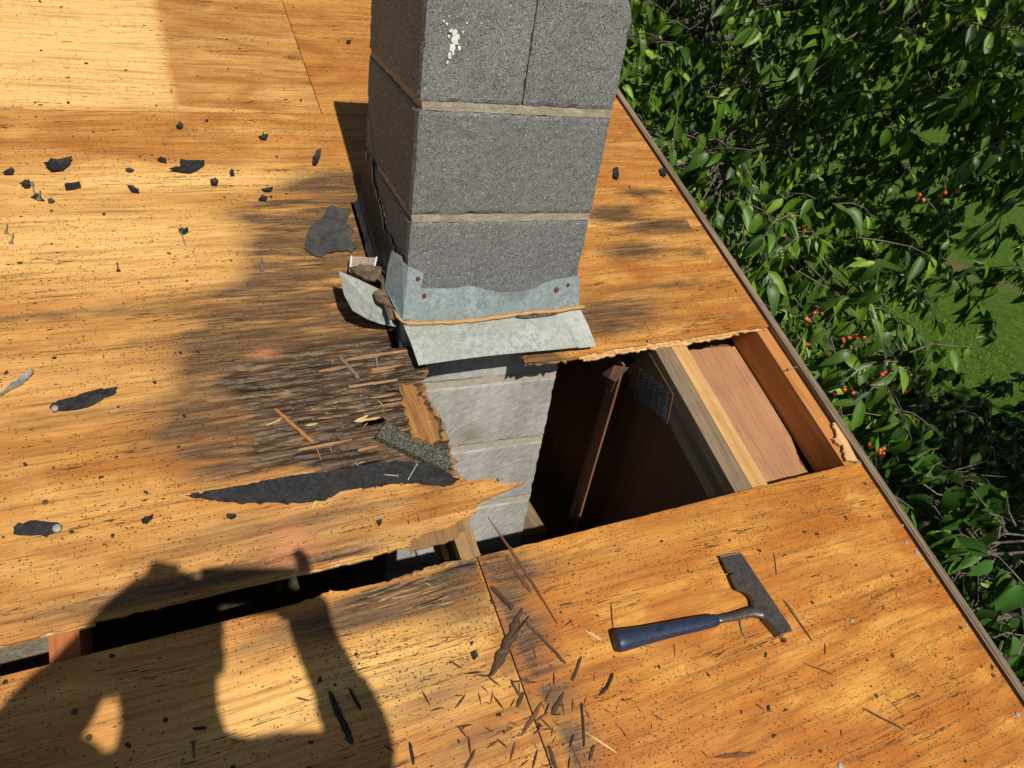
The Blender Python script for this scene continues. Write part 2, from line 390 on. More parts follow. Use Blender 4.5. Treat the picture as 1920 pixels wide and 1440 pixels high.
M_spl_blk = mat_wood('charred black splinter', (.008, .007, .006), (.035, .026, .02), 'x', 2.5)
M_spl_grey = mat_wood('grey weathered splinter', (.09, .075, .065), (.24, .21, .18), 'x', 2.5)
M_wool = simple('attic insulation', (.14, .12, .085), (.27, .235, .175), 120, .95, .1, 0, 1, .01)
M_kraft = simple('kraft paper', (.20, .10, .07), (.34, .19, .14), 30, .7, .2)
M_paint = simple('white spatter', (.55, .55, .56), (.8, .8, .8), 200, .8, .2)
M_plate = simple('truss plate steel', (.09, .092, .095), (.17, .172, .175), 90, .45, .5, .7)
M_dirt = simple('dirty scraps', (.05, .035, .022), (.17, .125, .085), 70, .9, .1, 0, .8, .003)

# ------------------------------------------------------------------ ground
GZ = -3.1
def mat_ground():
    s = NT('lawn'); n = s.noise(s.oc, .35, 4); n2 = s.noise(s.oc, 14, 5, .7); n3 = s.noise(s.oc, 90, 3)
    col = s.ramp(n2, [(.3, (.05, .12, .012)), (.7, (.15, .28, .035))]); col = s.mix(s.rng(n, .64, .74), col, s.ramp(n3, [(.3, (.16, .11, .06)), (.7, (.32, .24, .13))]))
    s.bump(s.math('ADD', n2, n3), 1, .05); return s.done(col, .9, .1)
M_lawn = mat_ground()
g = link('ground', mesh('ground', [(-200, -200, GZ), (200, -200, GZ), (200, 200, GZ), (-200, 200, GZ)], [(0, 1, 2, 3)]), M_lawn); g['kind'] = 'structure'

# ------------------------------------------------------------------ the house
house = empty('house', (-1.0, 0, GZ))
tag(house, 'house roof stripped to weathered plywood with a hole torn open beside the chimney', 'house')
XL, XR = -2.44, 0.9746
V1T = -0.5006; V2 = 0.7769
G = 0.0010

def gauss(x, y, cx, cy, rx, ry, a=0.0):
    c, s_ = math.cos(a), math.sin(a); dx, dy = x - cx, y - cy
    p, q = (dx * c + dy * s_) / rx, (-dx * s_ + dy * c) / ry
    return math.exp(-(p * p + q * q))
def blobs(lst):
    """each blob: pixel centre, half sizes in metres along and across the grain, weight"""
    L = [(*at(px, py), rx, ry, wt) for px, py, rx, ry, wt in lst]
    def f(x, y):
        return min(1.0, sum(wt * gauss(x, y, cx, cy, rx, ry) for cx, cy, rx, ry, wt in L))
    return f
rot_c = blobs([(640, 700, .14, .06, 1.15), (520, 760, .05, .05, .6), (430, 715, .05, .012, .45), (700, 690, .10, .05, .9), (560, 720, .10, .045, .8), (580, 790, .10, .05, .95), (680, 800, .14, .07, .95),
               (760, 800, .08, .09, .8), (480, 700, .06, .03, .5), (560, 840, .09, .03, .6), (800, 870, .06, .04, .7), (700, 860, .12, .035, .7), (640, 650, .12, .03, .5),
               (420, 890, .09, .016, .4), (400, 1075, .25, .011, .55), (650, 1040, .09, .012, .55), (750, 660, .06, .035, .8), (800, 850, .04, .09, .45)])
grey_c = blobs([(1015, 676, .05, .018, 1.2), (960, 690, .04, .02, 1), (660, 430, .03, .06, .6), (400, 740, .06, .08, .4), (600, 400, .10, .10, 1.1), (640, 345, .08, .05, .8), (550, 480, .09, .12, .95), (560, 560, .20, .06, 1.0), (650, 610, .12, .06, 1.0), (540, 620, .24, .05, .8), (620, 520, .10, .06, .7), (440, 690, .10, .05, .6), (480, 400, .10, .03, .4),
                (450, 780, .10, .07, .65), (400, 800, .14, .04, .5), (430, 860, .10, .05, .55), (560, 980, .25, .04, .45), (1160, 400, .12, .035, .8), (1250, 425, .14, .022, 1.1), (1190, 470, .10, .035, .8), (1330, 470, .12, .014, .7), (1210, 360, .09, .014, .8), (1130, 590, .10, .03, .8), (1380, 590, .10, .012, .5), (1200, 250, .06, .03, .5),
                (1180, 560, .12, .04, .55), (1150, 610, .15, .035, .6), (1280, 530, .1, .012, .5), (300, 760, .4, .02, .35), (120, 590, .3, .015, .45), (380, 1090, .4, .02, .55)])
pink_c = blobs([(497, 662, .022, .014, .9), (545, 1005, .028, .05, .7), (530, 1040, .05, .02, .4)])
pale_c = blobs([(200, 330, .35, .05, .6), (330, 480, .4, .14, .55), (100, 420, .3, .12, .5), (150, 700, .3, .1, .4), (400, 340, .25, .04, .6)])
def wear_c(x, y): return (rot_c(x, y), grey_c(x, y), pink_c(x, y), pale_c(x, y))
rot_a = blobs([(780, 1095, .13, .018, .42), (680, 1118, .12, .014, .36), (870, 1062, .045, .02, .55)])
grey_a = blobs([(780, 1120, .18, .035, .6), (600, 1170, .2, .025, .35), (700, 1290, .2, .03, .3), (820, 1310, .10, .03, .4), (900, 1400, .1, .03, .4), (880, 1160, .08, .03, .4)])
pale_a = blobs([(520, 1330, .25, .09, .9), (800, 1240, .15, .06, .5), (60, 1300, .15, .05, .4)])
def wear_a(x, y): return (rot_a(x, y), grey_a(x, y), 0, pale_a(x, y))
grey_b = blobs([(960, 1070, .10, .04, .6), (960, 1190, .08, .04, .6), (1010, 1290, .07, .04, .55), (1030, 1390, .07, .04, .6), (930, 1120, .05, .10, .5), (1000, 1440, .1, .08, .5)])
pale_b = blobs([(1250, 1010, .3, .03, .3), (1640, 1040, .15, .05, .3)])
def wear_b(x, y): return (0, grey_b(x, y), 0, pale_b(x, y))
pale_d = blobs([(120, 40, .3, .2, .8), (120, 150, .3, .12, .8)])
edge_pale = at(272, 0).x
def wear_d(x, y):
    k = 1 / (1 + math.exp((x - (edge_pale + .02)) / .006)); return (0, .15 * (1 - k), 0, .25 + .75 * k if k > .5 else .5 * k)
def wear_e(x, y): return (0, .12, 0, 0)

def grid(u0, u1, v0, v1, du, dv, jit=.25):
    r = random.Random(3); o = []; nu, nv = int((u1 - u0) / du), int((v1 - v0) / dv)
    for i in range(1, nu):
        for j in range(1, nv):
            o.append((u0 + (i + r.uniform(-jit, jit)) * du, v0 + (j + r.uniform(-jit, jit)) * dv))
    return o
def sheet(outline, m, wear, pts=(), holes=(), hf=None, th=.012, name='plywood_sheet'):
    return link(name, slab(name, outline, th, holes, pts, hf, 0.0, wear), m, house, DECK)
def plain(u0, u1, v0, v1, m, wear, du=.05):
    return sheet([(u0, v0), (u1, v0), (u1, v1), (u0, v1)], m, wear, grid(u0, u1, v0, v1, du, du) if du else ())

rr = random.Random(11)
# middle sheet: the torn one
lowp = [at(*q) for q in [(0, 1210), (150, 1173), (300, 1136), (430, 1103), (560, 1073), (650, 1053), (700, 1042)]]
lowp2 = [at(*q) for q in [(700, 1042), (768, 1024), (775, 1008), (850, 985), (868, 972), (886, 966)]]
tip = [at(*q) for q in [(886, 966), (895, 958), (893, 946), (905, 938), (945, 922), (985, 903), (940, 908), (930, 897), (905, 898), (877, 902)]]
rotp = [at(*q) for q in [(877, 902), (866, 896), (852, 880), (842, 862), (843, 838), (828, 812), (829, 790), (812, 772), (803, 750), (793, 735), (787, 714)]]
endp = [at(787, 714), at(804, 698), at(802, 690), Vector((.03, -.052)), Vector((.20, -.052)), Vector((.262, -.058)), at(985, 682)]
rightp = [at(*q) for q in [(985, 682), (1030, 676), (1087, 667), (1180, 650), (1300, 632), (1380, 619), (1438, 613)]]
lo = [(-1.2192 + G, lowp[0].y + .003)] + path_rag(lowp, .0012, .012, rr)[:-1] + path_rag(lowp2, .0022, .006, rr)[:-1] + tip[:-1] + path_rag(rotp, .0045, .0045, rr)[:-1] + path_rag(endp, .003, .006, rr)[:-1] + path_rag(rightp, .0017, .0085, rr, 1.6)
outline_c = lo + [(XR, rightp[-1].y + .002), (XR, V2 - G), (-1.2192 + G, V2 - G)]
rhole = path_rag([at(*q) for q in [(668, 790), (685, 786), (700, 783), (718, 782), (727, 787), (712, 792), (698, 797), (680, 795), (668, 790)]], .001, .005, rr)[:-1]
chole = [(-.025, -.012), (.425, -.03), (.45, .43), (-.005, .44)]
fine = [p for p in grid(-.62, .06, -.46, .02, .0065, .0045) if pip(p, outline_c) and not pip(p, chole) and not pip(p, rhole)]
coarse = [p for p in grid(-1.2, .97, -.44, .77, .03, .025) if not (-.63 < p[0] < .07 and -.47 < p[1] < .03) and pip(p, outline_c) and not pip(p, chole)]
def min_edge(p, poly, d=.002):
    return all((Vector(p) - Vector(q)).length > d for q in poly)
fine = [p for p in fine if min_edge(p, lo, .0035) and min_edge(p, rhole, .003)]
def hf_c(x, y):
    r_ = rot_c(x, y)
    if r_ < .12: return noise.noise(Vector((x * 9, y * 60, 0))) * .0003
    k = min(1.0, (r_ - .12) / .4)
    a = noise.noise(Vector((x * 11, y * 95, 1.0))) + .6 * noise.noise(Vector((x * 26, y * 230, 4.0)))
    st = round((a + .3) * 2.2) / 2.2
    return k * (.0022 * a + .0036 * min(st, .3) - .0018)
SC = sheet(outline_c, M_ply_mid, wear_c, fine + coarse, [chole, rhole], hf_c, .005)
SC['label'] = 'torn middle sheet with a black rotten corner'
# lower plies of the torn sheet, standing out of the tear, pale
def ply(pts, m, h0, th, amp, seed, back=.03):
    r2 = random.Random(seed); P = path_rag(pts, amp, .0075, r2, 1.5)
    q = [(p[0], p[1] + back) for p in (P[-1], P[0])]
    return link('torn_ply', slab('torn_ply', P + q, th, top=h0), m, SC, DECK)
def shift(pts, dx, dy): return [Vector((p[0] + dx, p[1] + dy)) for p in pts]
ply(shift(rightp[2:], 0, -.005), M_torn, -.0055, .0035, .0019, 5, .03)
ply(shift(rightp[2:-1], .01, -.010), M_torn, -.0092, .003, .0026, 6, .04)
ply(shift(rightp[:3], 0, -.003), M_torn_dark, -.0055, .004, .003, 15, .03)
ply([Vector((-.6, lowp[0].y + .004)), lowp[3] + Vector((0, -.001)), lowp2[0] + Vector((0, -.002))], M_torn, -.0055, .0065, .0007, 7)
bl = [at(*q, -.006) for q in [(768, 1030), (775, 1020), (800, 1016), (845, 1003), (868, 985)]]
ply(shift(bl, 0, -.011), M_torn_dark, -.0055, .0035, .0016, 8, .035)
ply([Vector((-1.21, lowp[0].y - .0005)), Vector((-.61, lowp[0].y - .0008))], M_torn, -.0055, .0065, .0006, 9)
rp2 = [at(*q) for q in [(868, 905), (850, 880), (846, 850), (838, 815), (832, 790), (815, 765), (798, 733), (792, 716)]]
P = [(p[0] + .004, p[1]) for p in path_rag(rp2, .004, .006, random.Random(12))]
link('torn_ply', slab('torn_ply', P + [(P[-1][0] - .06, P[-1][1]), (P[0][0] - .06, P[0][1])], .004, top=-.0058), M_torn_dark, SC, DECK)
# the bare orange under-ply that shows where the top ply has gone
op = [at(*q) for q in [(748, 725), (776, 717), (792, 745), (806, 772), (822, 800), (826, 825), (806, 833), (772, 815), (757, 770)]]
link('bare_ply', slab('bare_ply', path_rag(op + [op[0]], .0042, .005, random.Random(2))[:-1], .002, top=.0016), mat_wood('bare under ply orange', (.13, .055, .018), (.42, .20, .06), 'y', 2.2), SC, DECK)

# lifted slivers of rotten ply, each still fixed at one end
lr = random.Random(31)
M_sl = [mat_wood('rotten ply sliver brown', (.05, .028, .016), (.17, .095, .05), 'x', 3), mat_wood('rotten ply sliver tan', (.20, .11, .05), (.44, .27, .13), 'x', 3), mat_wood('rotten ply sliver black', (.012, .009, .008), (.05, .032, .022), 'x', 3)]
def sliver(px, py, L, wd, lift, m, parent=None, ang=0.0):
    p = at(px, py); n_ = 7; V = []; F = []
    for i in range(n_ + 1):
        t = i / n_; x = (t - .5) * L; e = wd * .5 * (.5 + .5 * math.sin(3.1 * min(1, t + .08))) * lr.uniform(.75, 1.2); z = lift * t * t + .001
        V += [(x, e, z), (x, -e, z), (x, -e * .9, z - .0014), (x, e * .9, z - .0014)]
    for i in range(n_):
        for k in range(4): F.append((i * 4 + k, i * 4 + (k + 1) % 4, (i + 1) * 4 + (k + 1) % 4, (i + 1) * 4 + k))
    F += [(3, 2, 1, 0), tuple(n_ * 4 + k for k in range(4))]
    z0 = (hf_c(p.x, p.y) if p.y > -.47 else 0) + .0004
    link('ply_sliver', mesh('ply_sliver', V, F), m, parent or SC, DECK @ Matrix.Translation((p.x, p.y, z0)) @ Matrix.Rotation(ang + lr.gauss(0, .05) + (math.pi if lr.random() < .35 else 0), 4, 'Z'))
for cx, cy, sx, sy, n_ in ((690, 690, 75, 28, 32), (620, 760, 70, 40, 18), (740, 800, 45, 40, 12), (570, 700, 50, 30, 8)):
    for k in range(n_):
        px, py = lr.gauss(cx, sx), lr.gauss(cy, sy); p = at(px, py)
        if not pip(p, outline_c) or pip(p, rhole) or p.y > -.06 or p.y < -.36 or rot_c(p.x, p.y) < .45: continue
        sliver(px, py, lr.uniform(.02, .07), lr.uniform(.0014, .0040), lr.choice((0, .001, .002, .005)), M_sl[lr.choice((0, 0, 2, 0, 1))])
for px, py, L, wd in ((690, 668, .11, .009), (640, 690, .09, .007), (735, 662, .07, .008), (720, 690, .08, .006), (700, 720, .10, .007), (610, 835, .10, .006), (700, 838, .06, .006)):
    sliver(px, py, L, wd, .003, M_sl[1])

# lower sheets
top_a = [Vector((XL, V1T)), at(300, 1196), at(560, 1135), at(700, 1105)]
ra = path_rag([Vector((-.0016, V1T - .001)), at(866, 1052), at(790, 1071), at(700, 1096), at(600, 1117), at(560, 1131)], .0025, .006, rr)
oa = [(-1.2192 + G, -1.7206), (-G, -1.7206)] + ra + [Vector((-.6, V1T)), Vector((-1.2192 + G, V1T))]
fa = [p for p in grid(-.4, 0, -.60, -.50, .0065, .0045) if pip(p, oa) and min_edge(p, ra, .003)]
ca = [p for p in grid(-1.2, 0, -1.72, -.5, .04, .03) if not (p[0] > -.41 and p[1] > -.61) and pip(p, oa)]
def hf_a(x, y):
    k = min(1., rot_a(x, y) * 1.3); a = noise.noise(Vector((x * 10, y * 120, 2))) + .6 * noise.noise(Vector((x * 30, y * 260, 7)))
    return k * (.0026 * a - .0006) + noise.noise(Vector((x * 9, y * 60, 0))) * .0003
SA = sheet(oa, M_ply_left, wear_a, fa + ca, (), hf_a); 
for k in range(34):
    px, py = lr.gauss(740, 75), lr.gauss(1112, 16); p = at(px, py)
    if pip(p, oa) and p.y < V1T - .006: sliver(px, py, lr.uniform(.02, .06), lr.uniform(.0014, .0034), lr.choice((0, .001, .003)), M_sl[lr.choice((0, 1, 1, 2))], SA)
SA['label'] = 'lower left sheet with a splintered upper corner'
P = [(p[0], p[1] + .0) for p in path_rag([at(752, 1080), at(800, 1064), at(880, 1046)], .001, .005, rr)]
link('torn_ply', slab('torn_ply', path_rag([at(*q) for q in [(735, 1100), (800, 1080), (870, 1062)]], .001, .006, rr) + path_rag([at(868, 1047, -.004), at(800, 1063, -.004), at(735, 1086, -.004)], .0014, .005, rr), .004, top=-.0042), M_torn_dark, SA, DECK)
rake_e = XR
ob = [(G, -1.7206), (XR, -1.7206)] + path_rag([Vector((XR, V1T)), Vector((G, V1T))], .0006, .015, rr)
SB = sheet(ob, M_ply_right, wear_b, [p for p in grid(0, XR, -1.72, -.505, .035, .03)]); SB['label'] = 'lower right sheet, orange and densely speckled'
SD = plain(-1.2192 * 2 + G * 3, G, V2 + G, V2 + 1.2192, M_ply_up, wear_d, .03)
SE = plain(G * 3, XR, V2 + G, V2 + 1.2192, M_ply_upr, wear_e, .08)
for args in ((XL, -1.2192 - G, -1.7206, V1T), (XL, -1.2192 - G, -.4406, V2 - G)):
    plain(*args, M_ply_left, wear_e, .2)
for u0, u1 in ((XL, -1.2192 - G), (-1.2192 + G, -G), (G, XR)):
    plain(u0, u1, -2.94, -1.7238, M_ply_left, wear_e, .2); plain(u0, u1, V2 + 1.2224, V2 + 1.9, M_ply_up, wear_e, .2)
# far slope
RV = V2 + 1.9
rdg = rp(0, RV, 0)
fs = Matrix.Translation(rdg) @ Matrix.Rotation(-TH, 4, 'X')
for u0, u1 in ((XL, -1.2192 - G), (-1.2192 + G, -G), (G, XR)):
    link('plywood_sheet', boxmesh('plywood_sheet', u0, u1, .004, 3.2, -.012, 0), M_ply_up, house, fs)

# framing
def rafter(name, u0, u1, v0, v1, h0, h1, m, wob=.0008, seg=6, parent=None):
    return link(name, boxmesh(name, u0, u1, v0, v1, h0, h1, 0, wob, seg), m, parent or house, DECK)
LB = -.0125
rafter('rafter', -.672, -.632, -2.9, RV - .05, -.15, LB, M_pine_red)
rafter('rafter', -.026, .012, -2.9, -.06, -.15, LB, mat_wood('old rafter wood', (.20, .115, .05), (.42, .26, .12), 'y', 1.6))
rafter('rafter', -1.24, -1.20, -2.9, RV - .05, -.15, LB, M_pine_red)
rafter('rafter', -1.85, -1.81, -2.9, RV - .05, -.15, LB, M_pine_red)
tr = rafter('truss_chord', .611, .659, -2.9, RV - .05, -.102, LB, M_grey, .0016, 10)
rafter('sister_board', .661, .705, -2.9, RV - .05, -.102, LB - .001, M_pine, .001, 10)
# soffit plank: ragged right-hand end near the lower sheet
sp_ = [(.66, -1.6), (.933, -1.6), (.933, -.50)] + path_rag([Vector((.921, -.47)), Vector((.915, -.43)), Vector((.925, -.40))], .004, .005, rr) + [(.928, -.3), (.930, -.2)] + path_rag([Vector((.928, -.075)), Vector((.70, -.055))], .004, .008, rr) + [(.70, -.08)]
link('soffit_plank', slab('soffit_plank', [(.706, -1.6), (.935, -1.6), (.935, -.48)] + path_rag([Vector((.919, -.468)), Vector((.912, -.43)), Vector((.922, -.40))], .003, .005, rr) + [(.932, -.36), (.935, -.2)] + path_rag([Vector((.934, -.066)), Vector((.706, -.052))], .0028, .008, rr), .014, top=-.100), M_soffit, house, DECK)
link('soffit_plank', slab('soffit_plank', [(.706, -.03), (.935, -.03), (.935, 2.6), (.706, 2.6)], .014, top=-.100), M_soffit, house, DECK)
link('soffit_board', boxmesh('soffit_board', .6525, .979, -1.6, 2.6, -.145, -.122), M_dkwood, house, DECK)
rk = slab('rake_rafter', [(.94, -1.7), (.979, -1.7), (.979, 2.6), (.94, 2.6)], .09, top=LB, pts=grid(.94, .979, -1.7, 2.6, .013, .1))
link('rake_rafter', rk, M_pine_or, house, DECK)
# strip of torn ply still nailed on the rake rafter
tp = path_rag([at(1562, 792), at(1572, 815), at(1568, 828), at(1582, 838), at(1588, 862)], .0035, .004, rr) + [Vector((.979, V1T + .002)), at(1608, 860), at(1600, 845), at(1572, 790)]
link('torn_ply', slab('torn_ply', tp, .006, top=-.002), M_torn, SB, DECK)
# barge board
bo = boxmesh('barge_board', .984, 1.004, -2.95, RV, -.15, .006, 0, .0, 1)
bb = slab('barge_board', [(.9835, -2.95), (1.0035, -2.95), (1.0035, RV), (.9835, RV)], .15, pts=grid(.9835, 1.0035, -2.95, RV, .0066, .02), top=.004,
          hf=lambda x, y: .0025 * noise.noise(Vector((x * 40, y * 7, 0))))
for v in bb.vertices: v.co.x += .0016 * noise.noise(Vector((3, v.co.y * 9, v.co.z * 5)))
link('barge_board', bb, M_rake, house, DECK)
# truss web, gusset plate, gable wall, attic surfaces
GXI = .640
gv = lambda n_, pts_, m_: link(n_, mesh(n_, pts_, [(0, 1, 2, 3), (4, 7, 6, 5), (0, 4, 5, 1), (1, 5, 6, 2), (2, 6, 7, 3), (3, 7, 4, 0)]), m_, house)
def prism_x(x0, x1, yz):
    n_ = len(yz); V = [(x0, y, z) for y, z in yz] + [(x1, y, z) for y, z in yz]
    F = [tuple(range(n_)), tuple(reversed(range(n_, 2 * n_)))] + [(i, i + n_, (i + 1) % n_ + n_, (i + 1) % n_) for i in range(n_)]
    F = [tuple(reversed(f)) for f in F]
    return V, F
def zdeck(y, h): # height of the plane h under the deck at y
    return Z0 + y * math.tan(TH) + h / math.cos(TH)
yz = [(-2.7, GZ), (5.0, GZ), (5.0, -.5), (rdg.y, zdeck(rdg.y, -.11)), (-2.7, zdeck(-2.7, -.11))]
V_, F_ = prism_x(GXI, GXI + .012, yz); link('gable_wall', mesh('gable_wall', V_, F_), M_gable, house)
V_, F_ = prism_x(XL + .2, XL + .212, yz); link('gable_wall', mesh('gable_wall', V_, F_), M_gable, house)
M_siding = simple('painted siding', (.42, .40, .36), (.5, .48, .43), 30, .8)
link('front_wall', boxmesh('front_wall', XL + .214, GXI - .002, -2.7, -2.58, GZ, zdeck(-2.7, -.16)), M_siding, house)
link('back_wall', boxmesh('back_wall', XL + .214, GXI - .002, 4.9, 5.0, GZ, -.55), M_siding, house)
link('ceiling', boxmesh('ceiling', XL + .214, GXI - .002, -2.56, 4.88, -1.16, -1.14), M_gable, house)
# upright in the gable with a lit front edge
def on_x(px, py, x):
    v = ray(px, py); t = (x - CAM_P.x) / v.x; return CAM_P + v * t
e0 = on_x(1166, 712, .585); e1 = on_x(1088, 965, .585)
yy = (e0.y + e1.y) / 2
link('gable_stud', boxmesh('gable_stud', .579, .5855, yy, yy + .045, -1.1, zdeck(yy, -.11), 0, .0012, 8), mat_wood('gable stud brown', (.17, .07, .04), (.27, .125, .07), 'z', .8), house)
# gusset plate on the left face of the chord: diamond with rows of teeth
XG = .6085
gp = [on_x(*q, XG) for q in [(1199, 690), (1255, 734), (1247, 786), (1189, 745)]]
gm = mesh('truss_plate', [(XG, p.y, p.z) for p in gp] + [(XG - .0015, p.y, p.z) for p in gp], [(3, 2, 1, 0), (4, 5, 6, 7), (0, 1, 5, 4), (1, 2, 6, 5), (2, 3, 7, 6), (3, 0, 4, 7)])
gpo = link('truss_plate', gm, M_plate, tr, Matrix.Identity(4))
# web board behind the plate
wb = [on_x(*q, XG + .001) for q in [(1172, 690), (1215, 660), (1262, 740), (1250, 795), (1180, 725)]]
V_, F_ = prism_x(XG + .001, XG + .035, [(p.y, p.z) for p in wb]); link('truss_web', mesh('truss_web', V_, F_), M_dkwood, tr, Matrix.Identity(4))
slot = []
for i in range(11):
    for j in range(9):
        a, b = (i + .5) / 11, (j + .5 + .25 * (i % 2)) / 9.5
        c = gp[0].lerp(gp[1], a).lerp(gp[3].lerp(gp[2], a), b); du = (gp[1] - gp[0]).normalized() * .0026; dv = (gp[3] - gp[0]).normalized() * .0011
        x = XG - .0034
        slot.append(([(XG - .0014, *(c - du)[1:]), (XG - .0014, *(c + du)[1:]), (x, *(c + du + dv)[1:]), (x, *(c - du + dv)[1:])], [(0, 1, 2, 3)]))
V_, F_ = join(slot); th_ = link('plate_teeth', mesh('plate_teeth', V_, F_), M_plate, tr, Matrix.Identity(4)); th_['kind'] = 'stuff'
# kraft flap hanging at the top of the upright
k0 = [on_x(*q, .56) for q in [(1152, 685), (1172, 690), (1160, 715), (1148, 735), (1128, 722), (1133, 700)]]
kv = [(p.x + .012 * math.sin(i * 2.0), p.y, p.z) for i, p in enumerate(k0)]; kv.append((.55, sum(p[1] for p in kv) / 6, sum(p[2] for p in kv) / 6))
kf = mesh('kraft_flap', kv, [(i, (i + 1) % 6, 6) for i in range(6)]); ko = link('kraft_flap', kf, M_kraft, house); md = ko.modifiers.new('t', 'SOLIDIFY'); md.thickness = .001
# blocking seen at the lower right of the chimney
def on_z(px, py, z):
    v = ray(px, py); return CAM_P + v * ((z - CAM_P.z) / v.z)
bz2 = on_z(1017, 980, -.52)
link('blocking', boxmesh('blocking', .4085, bz2.x, bz2.y - .03, bz2.y + .5, -.62, -.52, 0, .001, 4), M_grey, house)
# insulation batts under the open slot
M_wool_shade = simple('insulation in slot shade', (.05, .04, .028), (.11, .09, .06), 120, .95, .1, 0, 1, .01)  # insulation colour darkened so the slot reads as deep shade
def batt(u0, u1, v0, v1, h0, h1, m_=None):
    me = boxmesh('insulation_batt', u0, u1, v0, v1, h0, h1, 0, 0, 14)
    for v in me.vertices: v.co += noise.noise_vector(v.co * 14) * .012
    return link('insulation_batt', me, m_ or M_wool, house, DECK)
batt(-.625, -.27, -1.5, -.10, -.42, -.34, M_wool_shade); batt(-1.195, -.68, -1.5, .4, -.42, -.335)

# ------------------------------------------------------------------ driven nails (sub-parts of their sheets)
def disc(name, r, h, seg=9, dome=.0):
    V = [(0, 0, h + dome)]; F = []
    for k in range(seg): a = 2 * math.pi * k / seg; V.append((r * math.cos(a), r * math.sin(a), h))
    for k in range(seg): a = 2 * math.pi * k / seg; V.append((r * 1.05 * math.cos(a), r * 1.05 * math.sin(a), -.001))
    for k in range(seg):
        q = (k + 1) % seg; F.append((0, 1 + k, 1 + q)); F.append((1 + k, 1 + seg + k, 1 + seg + q, 1 + q))
    return mesh(name, V, F)
nm_b = disc('nail_head', .0042, .0016, 10, .0006); nm_b.materials.append(M_nailhead)
nm_d = disc('nail_head', .0040, .0014, 8, .0006); nm_d.materials.append(M_nail_dark)
def dab(seed, r):
    q = random.Random(seed); V = [(0, 0, r * .45)]; F = []; n = 11
    for k in range(n):
        a = 2 * math.pi * k / n; k1 = r * q.uniform(.55, 1.15); V.append((k1 * 1.2 * math.cos(a), k1 * .85 * math.sin(a), r * .22 * q.uniform(.5, 1.3)))
    for k in range(n): x, y, z = V[1 + k]; V.append((x * 1.2, y * 1.2, -.0008))
    for k in range(n):
        b = (k + 1) % n; F.append((0, 1 + k, 1 + b)); F.append((1 + k, 1 + n + k, 1 + n + b, 1 + b))
    me = mesh('tar_dab', V, F); me.materials.append(M_tar); return me
dabs = [dab(i, .0042 + .0006 * (i % 4)) for i in range(7)]
def which(p):
    if p.y > V2: return SD if p.x < G else SE
    if p.y > -.47: return SC
    return SA if p.x < 0 else SB
def stick(me, name, px, py, s=1.0, rot=None, dz=.0002):
    p = at(px, py); o = bpy.data.objects.new(name, me); COL.objects.link(o)
    place(o, which(p), DECK @ Matrix.Translation((p.x, p.y, dz)) @ Matrix.Rotation(rnd.uniform(0, 6.28) if rot is None else rot, 4, 'Z') @ Matrix.Scale(s, 4)); return o
for px, py, s in [(1699, 1018, 1.0), (1719, 1037, 1.35), (1735, 1060, .8), (1908, 1340, 1.1), (1598, 1164, .9), (1576, 1437, 1.3), (1692, 985, .6), (1612, 868, .7), (1812, 1171, .7), (1577, 620, .01)]:
    if s > .1: stick(nm_b, 'nail_head', px, py, s)
for px, py in [(1744, 1090), (1801, 1177), (1622, 907), (1471, 1200), (910, 1059), (957, 1030), (988, 1277), (85, 942), (1862, 1267), (140, 1335), (167, 1383)]:
    stick(nm_d, 'nail_head', px, py, 1.1)
dab_px = [(102, 671), (290, 717), (222, 763), (48, 871), (100, 877), (274, 923), (189, 895), (6, 1007), (134, 997), (211, 1004), (345, 780), (335, 838), (218, 857), (371, 660), (338, 662), (12, 699),
          (302, 40), (270, 48), (311, 105), (115, 13), (75, 3), (77, 95), (128, 145), (162, 119), (236, 132), (237, 165), (76, 197), (128, 193), (66, 193), (287, 175), (321, 170), (293, 198), (137, 255), (67, 219), (308, 270), (175, 248),
          (443, 15), (551, 14), (450, 91), (425, 74), (503, 80), (371, 143), (428, 129), (458, 54), (559, 91), (388, 227), (438, 207), (536, 187), (564, 188), (519, 294), (285, 291), (263, 293), (97, 457), (286, 452), (350, 527), (260, 530), (69, 485),
          (15, 496), (195, 402), (96, 395), (39, 406), (37, 493), (317, 475), (272, 300), (421, 370), (508, 369), (447, 320), (535, 320), (1245, 480), (1307, 432), (1213, 640), (1310, 507), (1345, 540), (1380, 545), (1130, 480), (1258, 358), (1180, 350), (1200, 240), (1280, 380),
          (1368, 1013), (1290, 1070), (1297, 1073), (1508, 997), (1531, 1001), (1585, 970), (1656, 967), (1630, 968), (1424, 1032), (1700, 1070), (1672, 1080), (1557, 1119), (1523, 1130), (1240, 1015), (1436, 1225), (1328, 1265), (1235, 1250), (1168, 1312), (1435, 1229), (1560, 1286), (1643, 1305), (1722, 1305),
          (1441, 1329), (1833, 1330), (1815, 1320), (1860, 1251), (1840, 1250), (1626, 1238), (1673, 1229), (1537, 1408), (1649, 1429), (1722, 1417), (1120, 1154), (1051, 1148), (1390, 1160), (1810, 1427), (1450, 1380), (1473, 1330), (1390, 1335),
          (883, 1207), (707, 1226), (884, 1206), (667, 1227), (923, 1128), (750, 1260), (860, 1390), (935, 1340), (945, 1372), (210, 1230), (9, 1279), (600, 1275), (628, 1284), (583, 1392), (240, 1397), (310, 1350), (580, 1440), (437, 1440), (1605, 1060), (1660, 1010), (1385, 1000)]
for i, (px, py) in enumerate(dab_px):
    stick(dabs[i % 7], 'tar_dab', px, py, rnd.uniform(.42, .85))

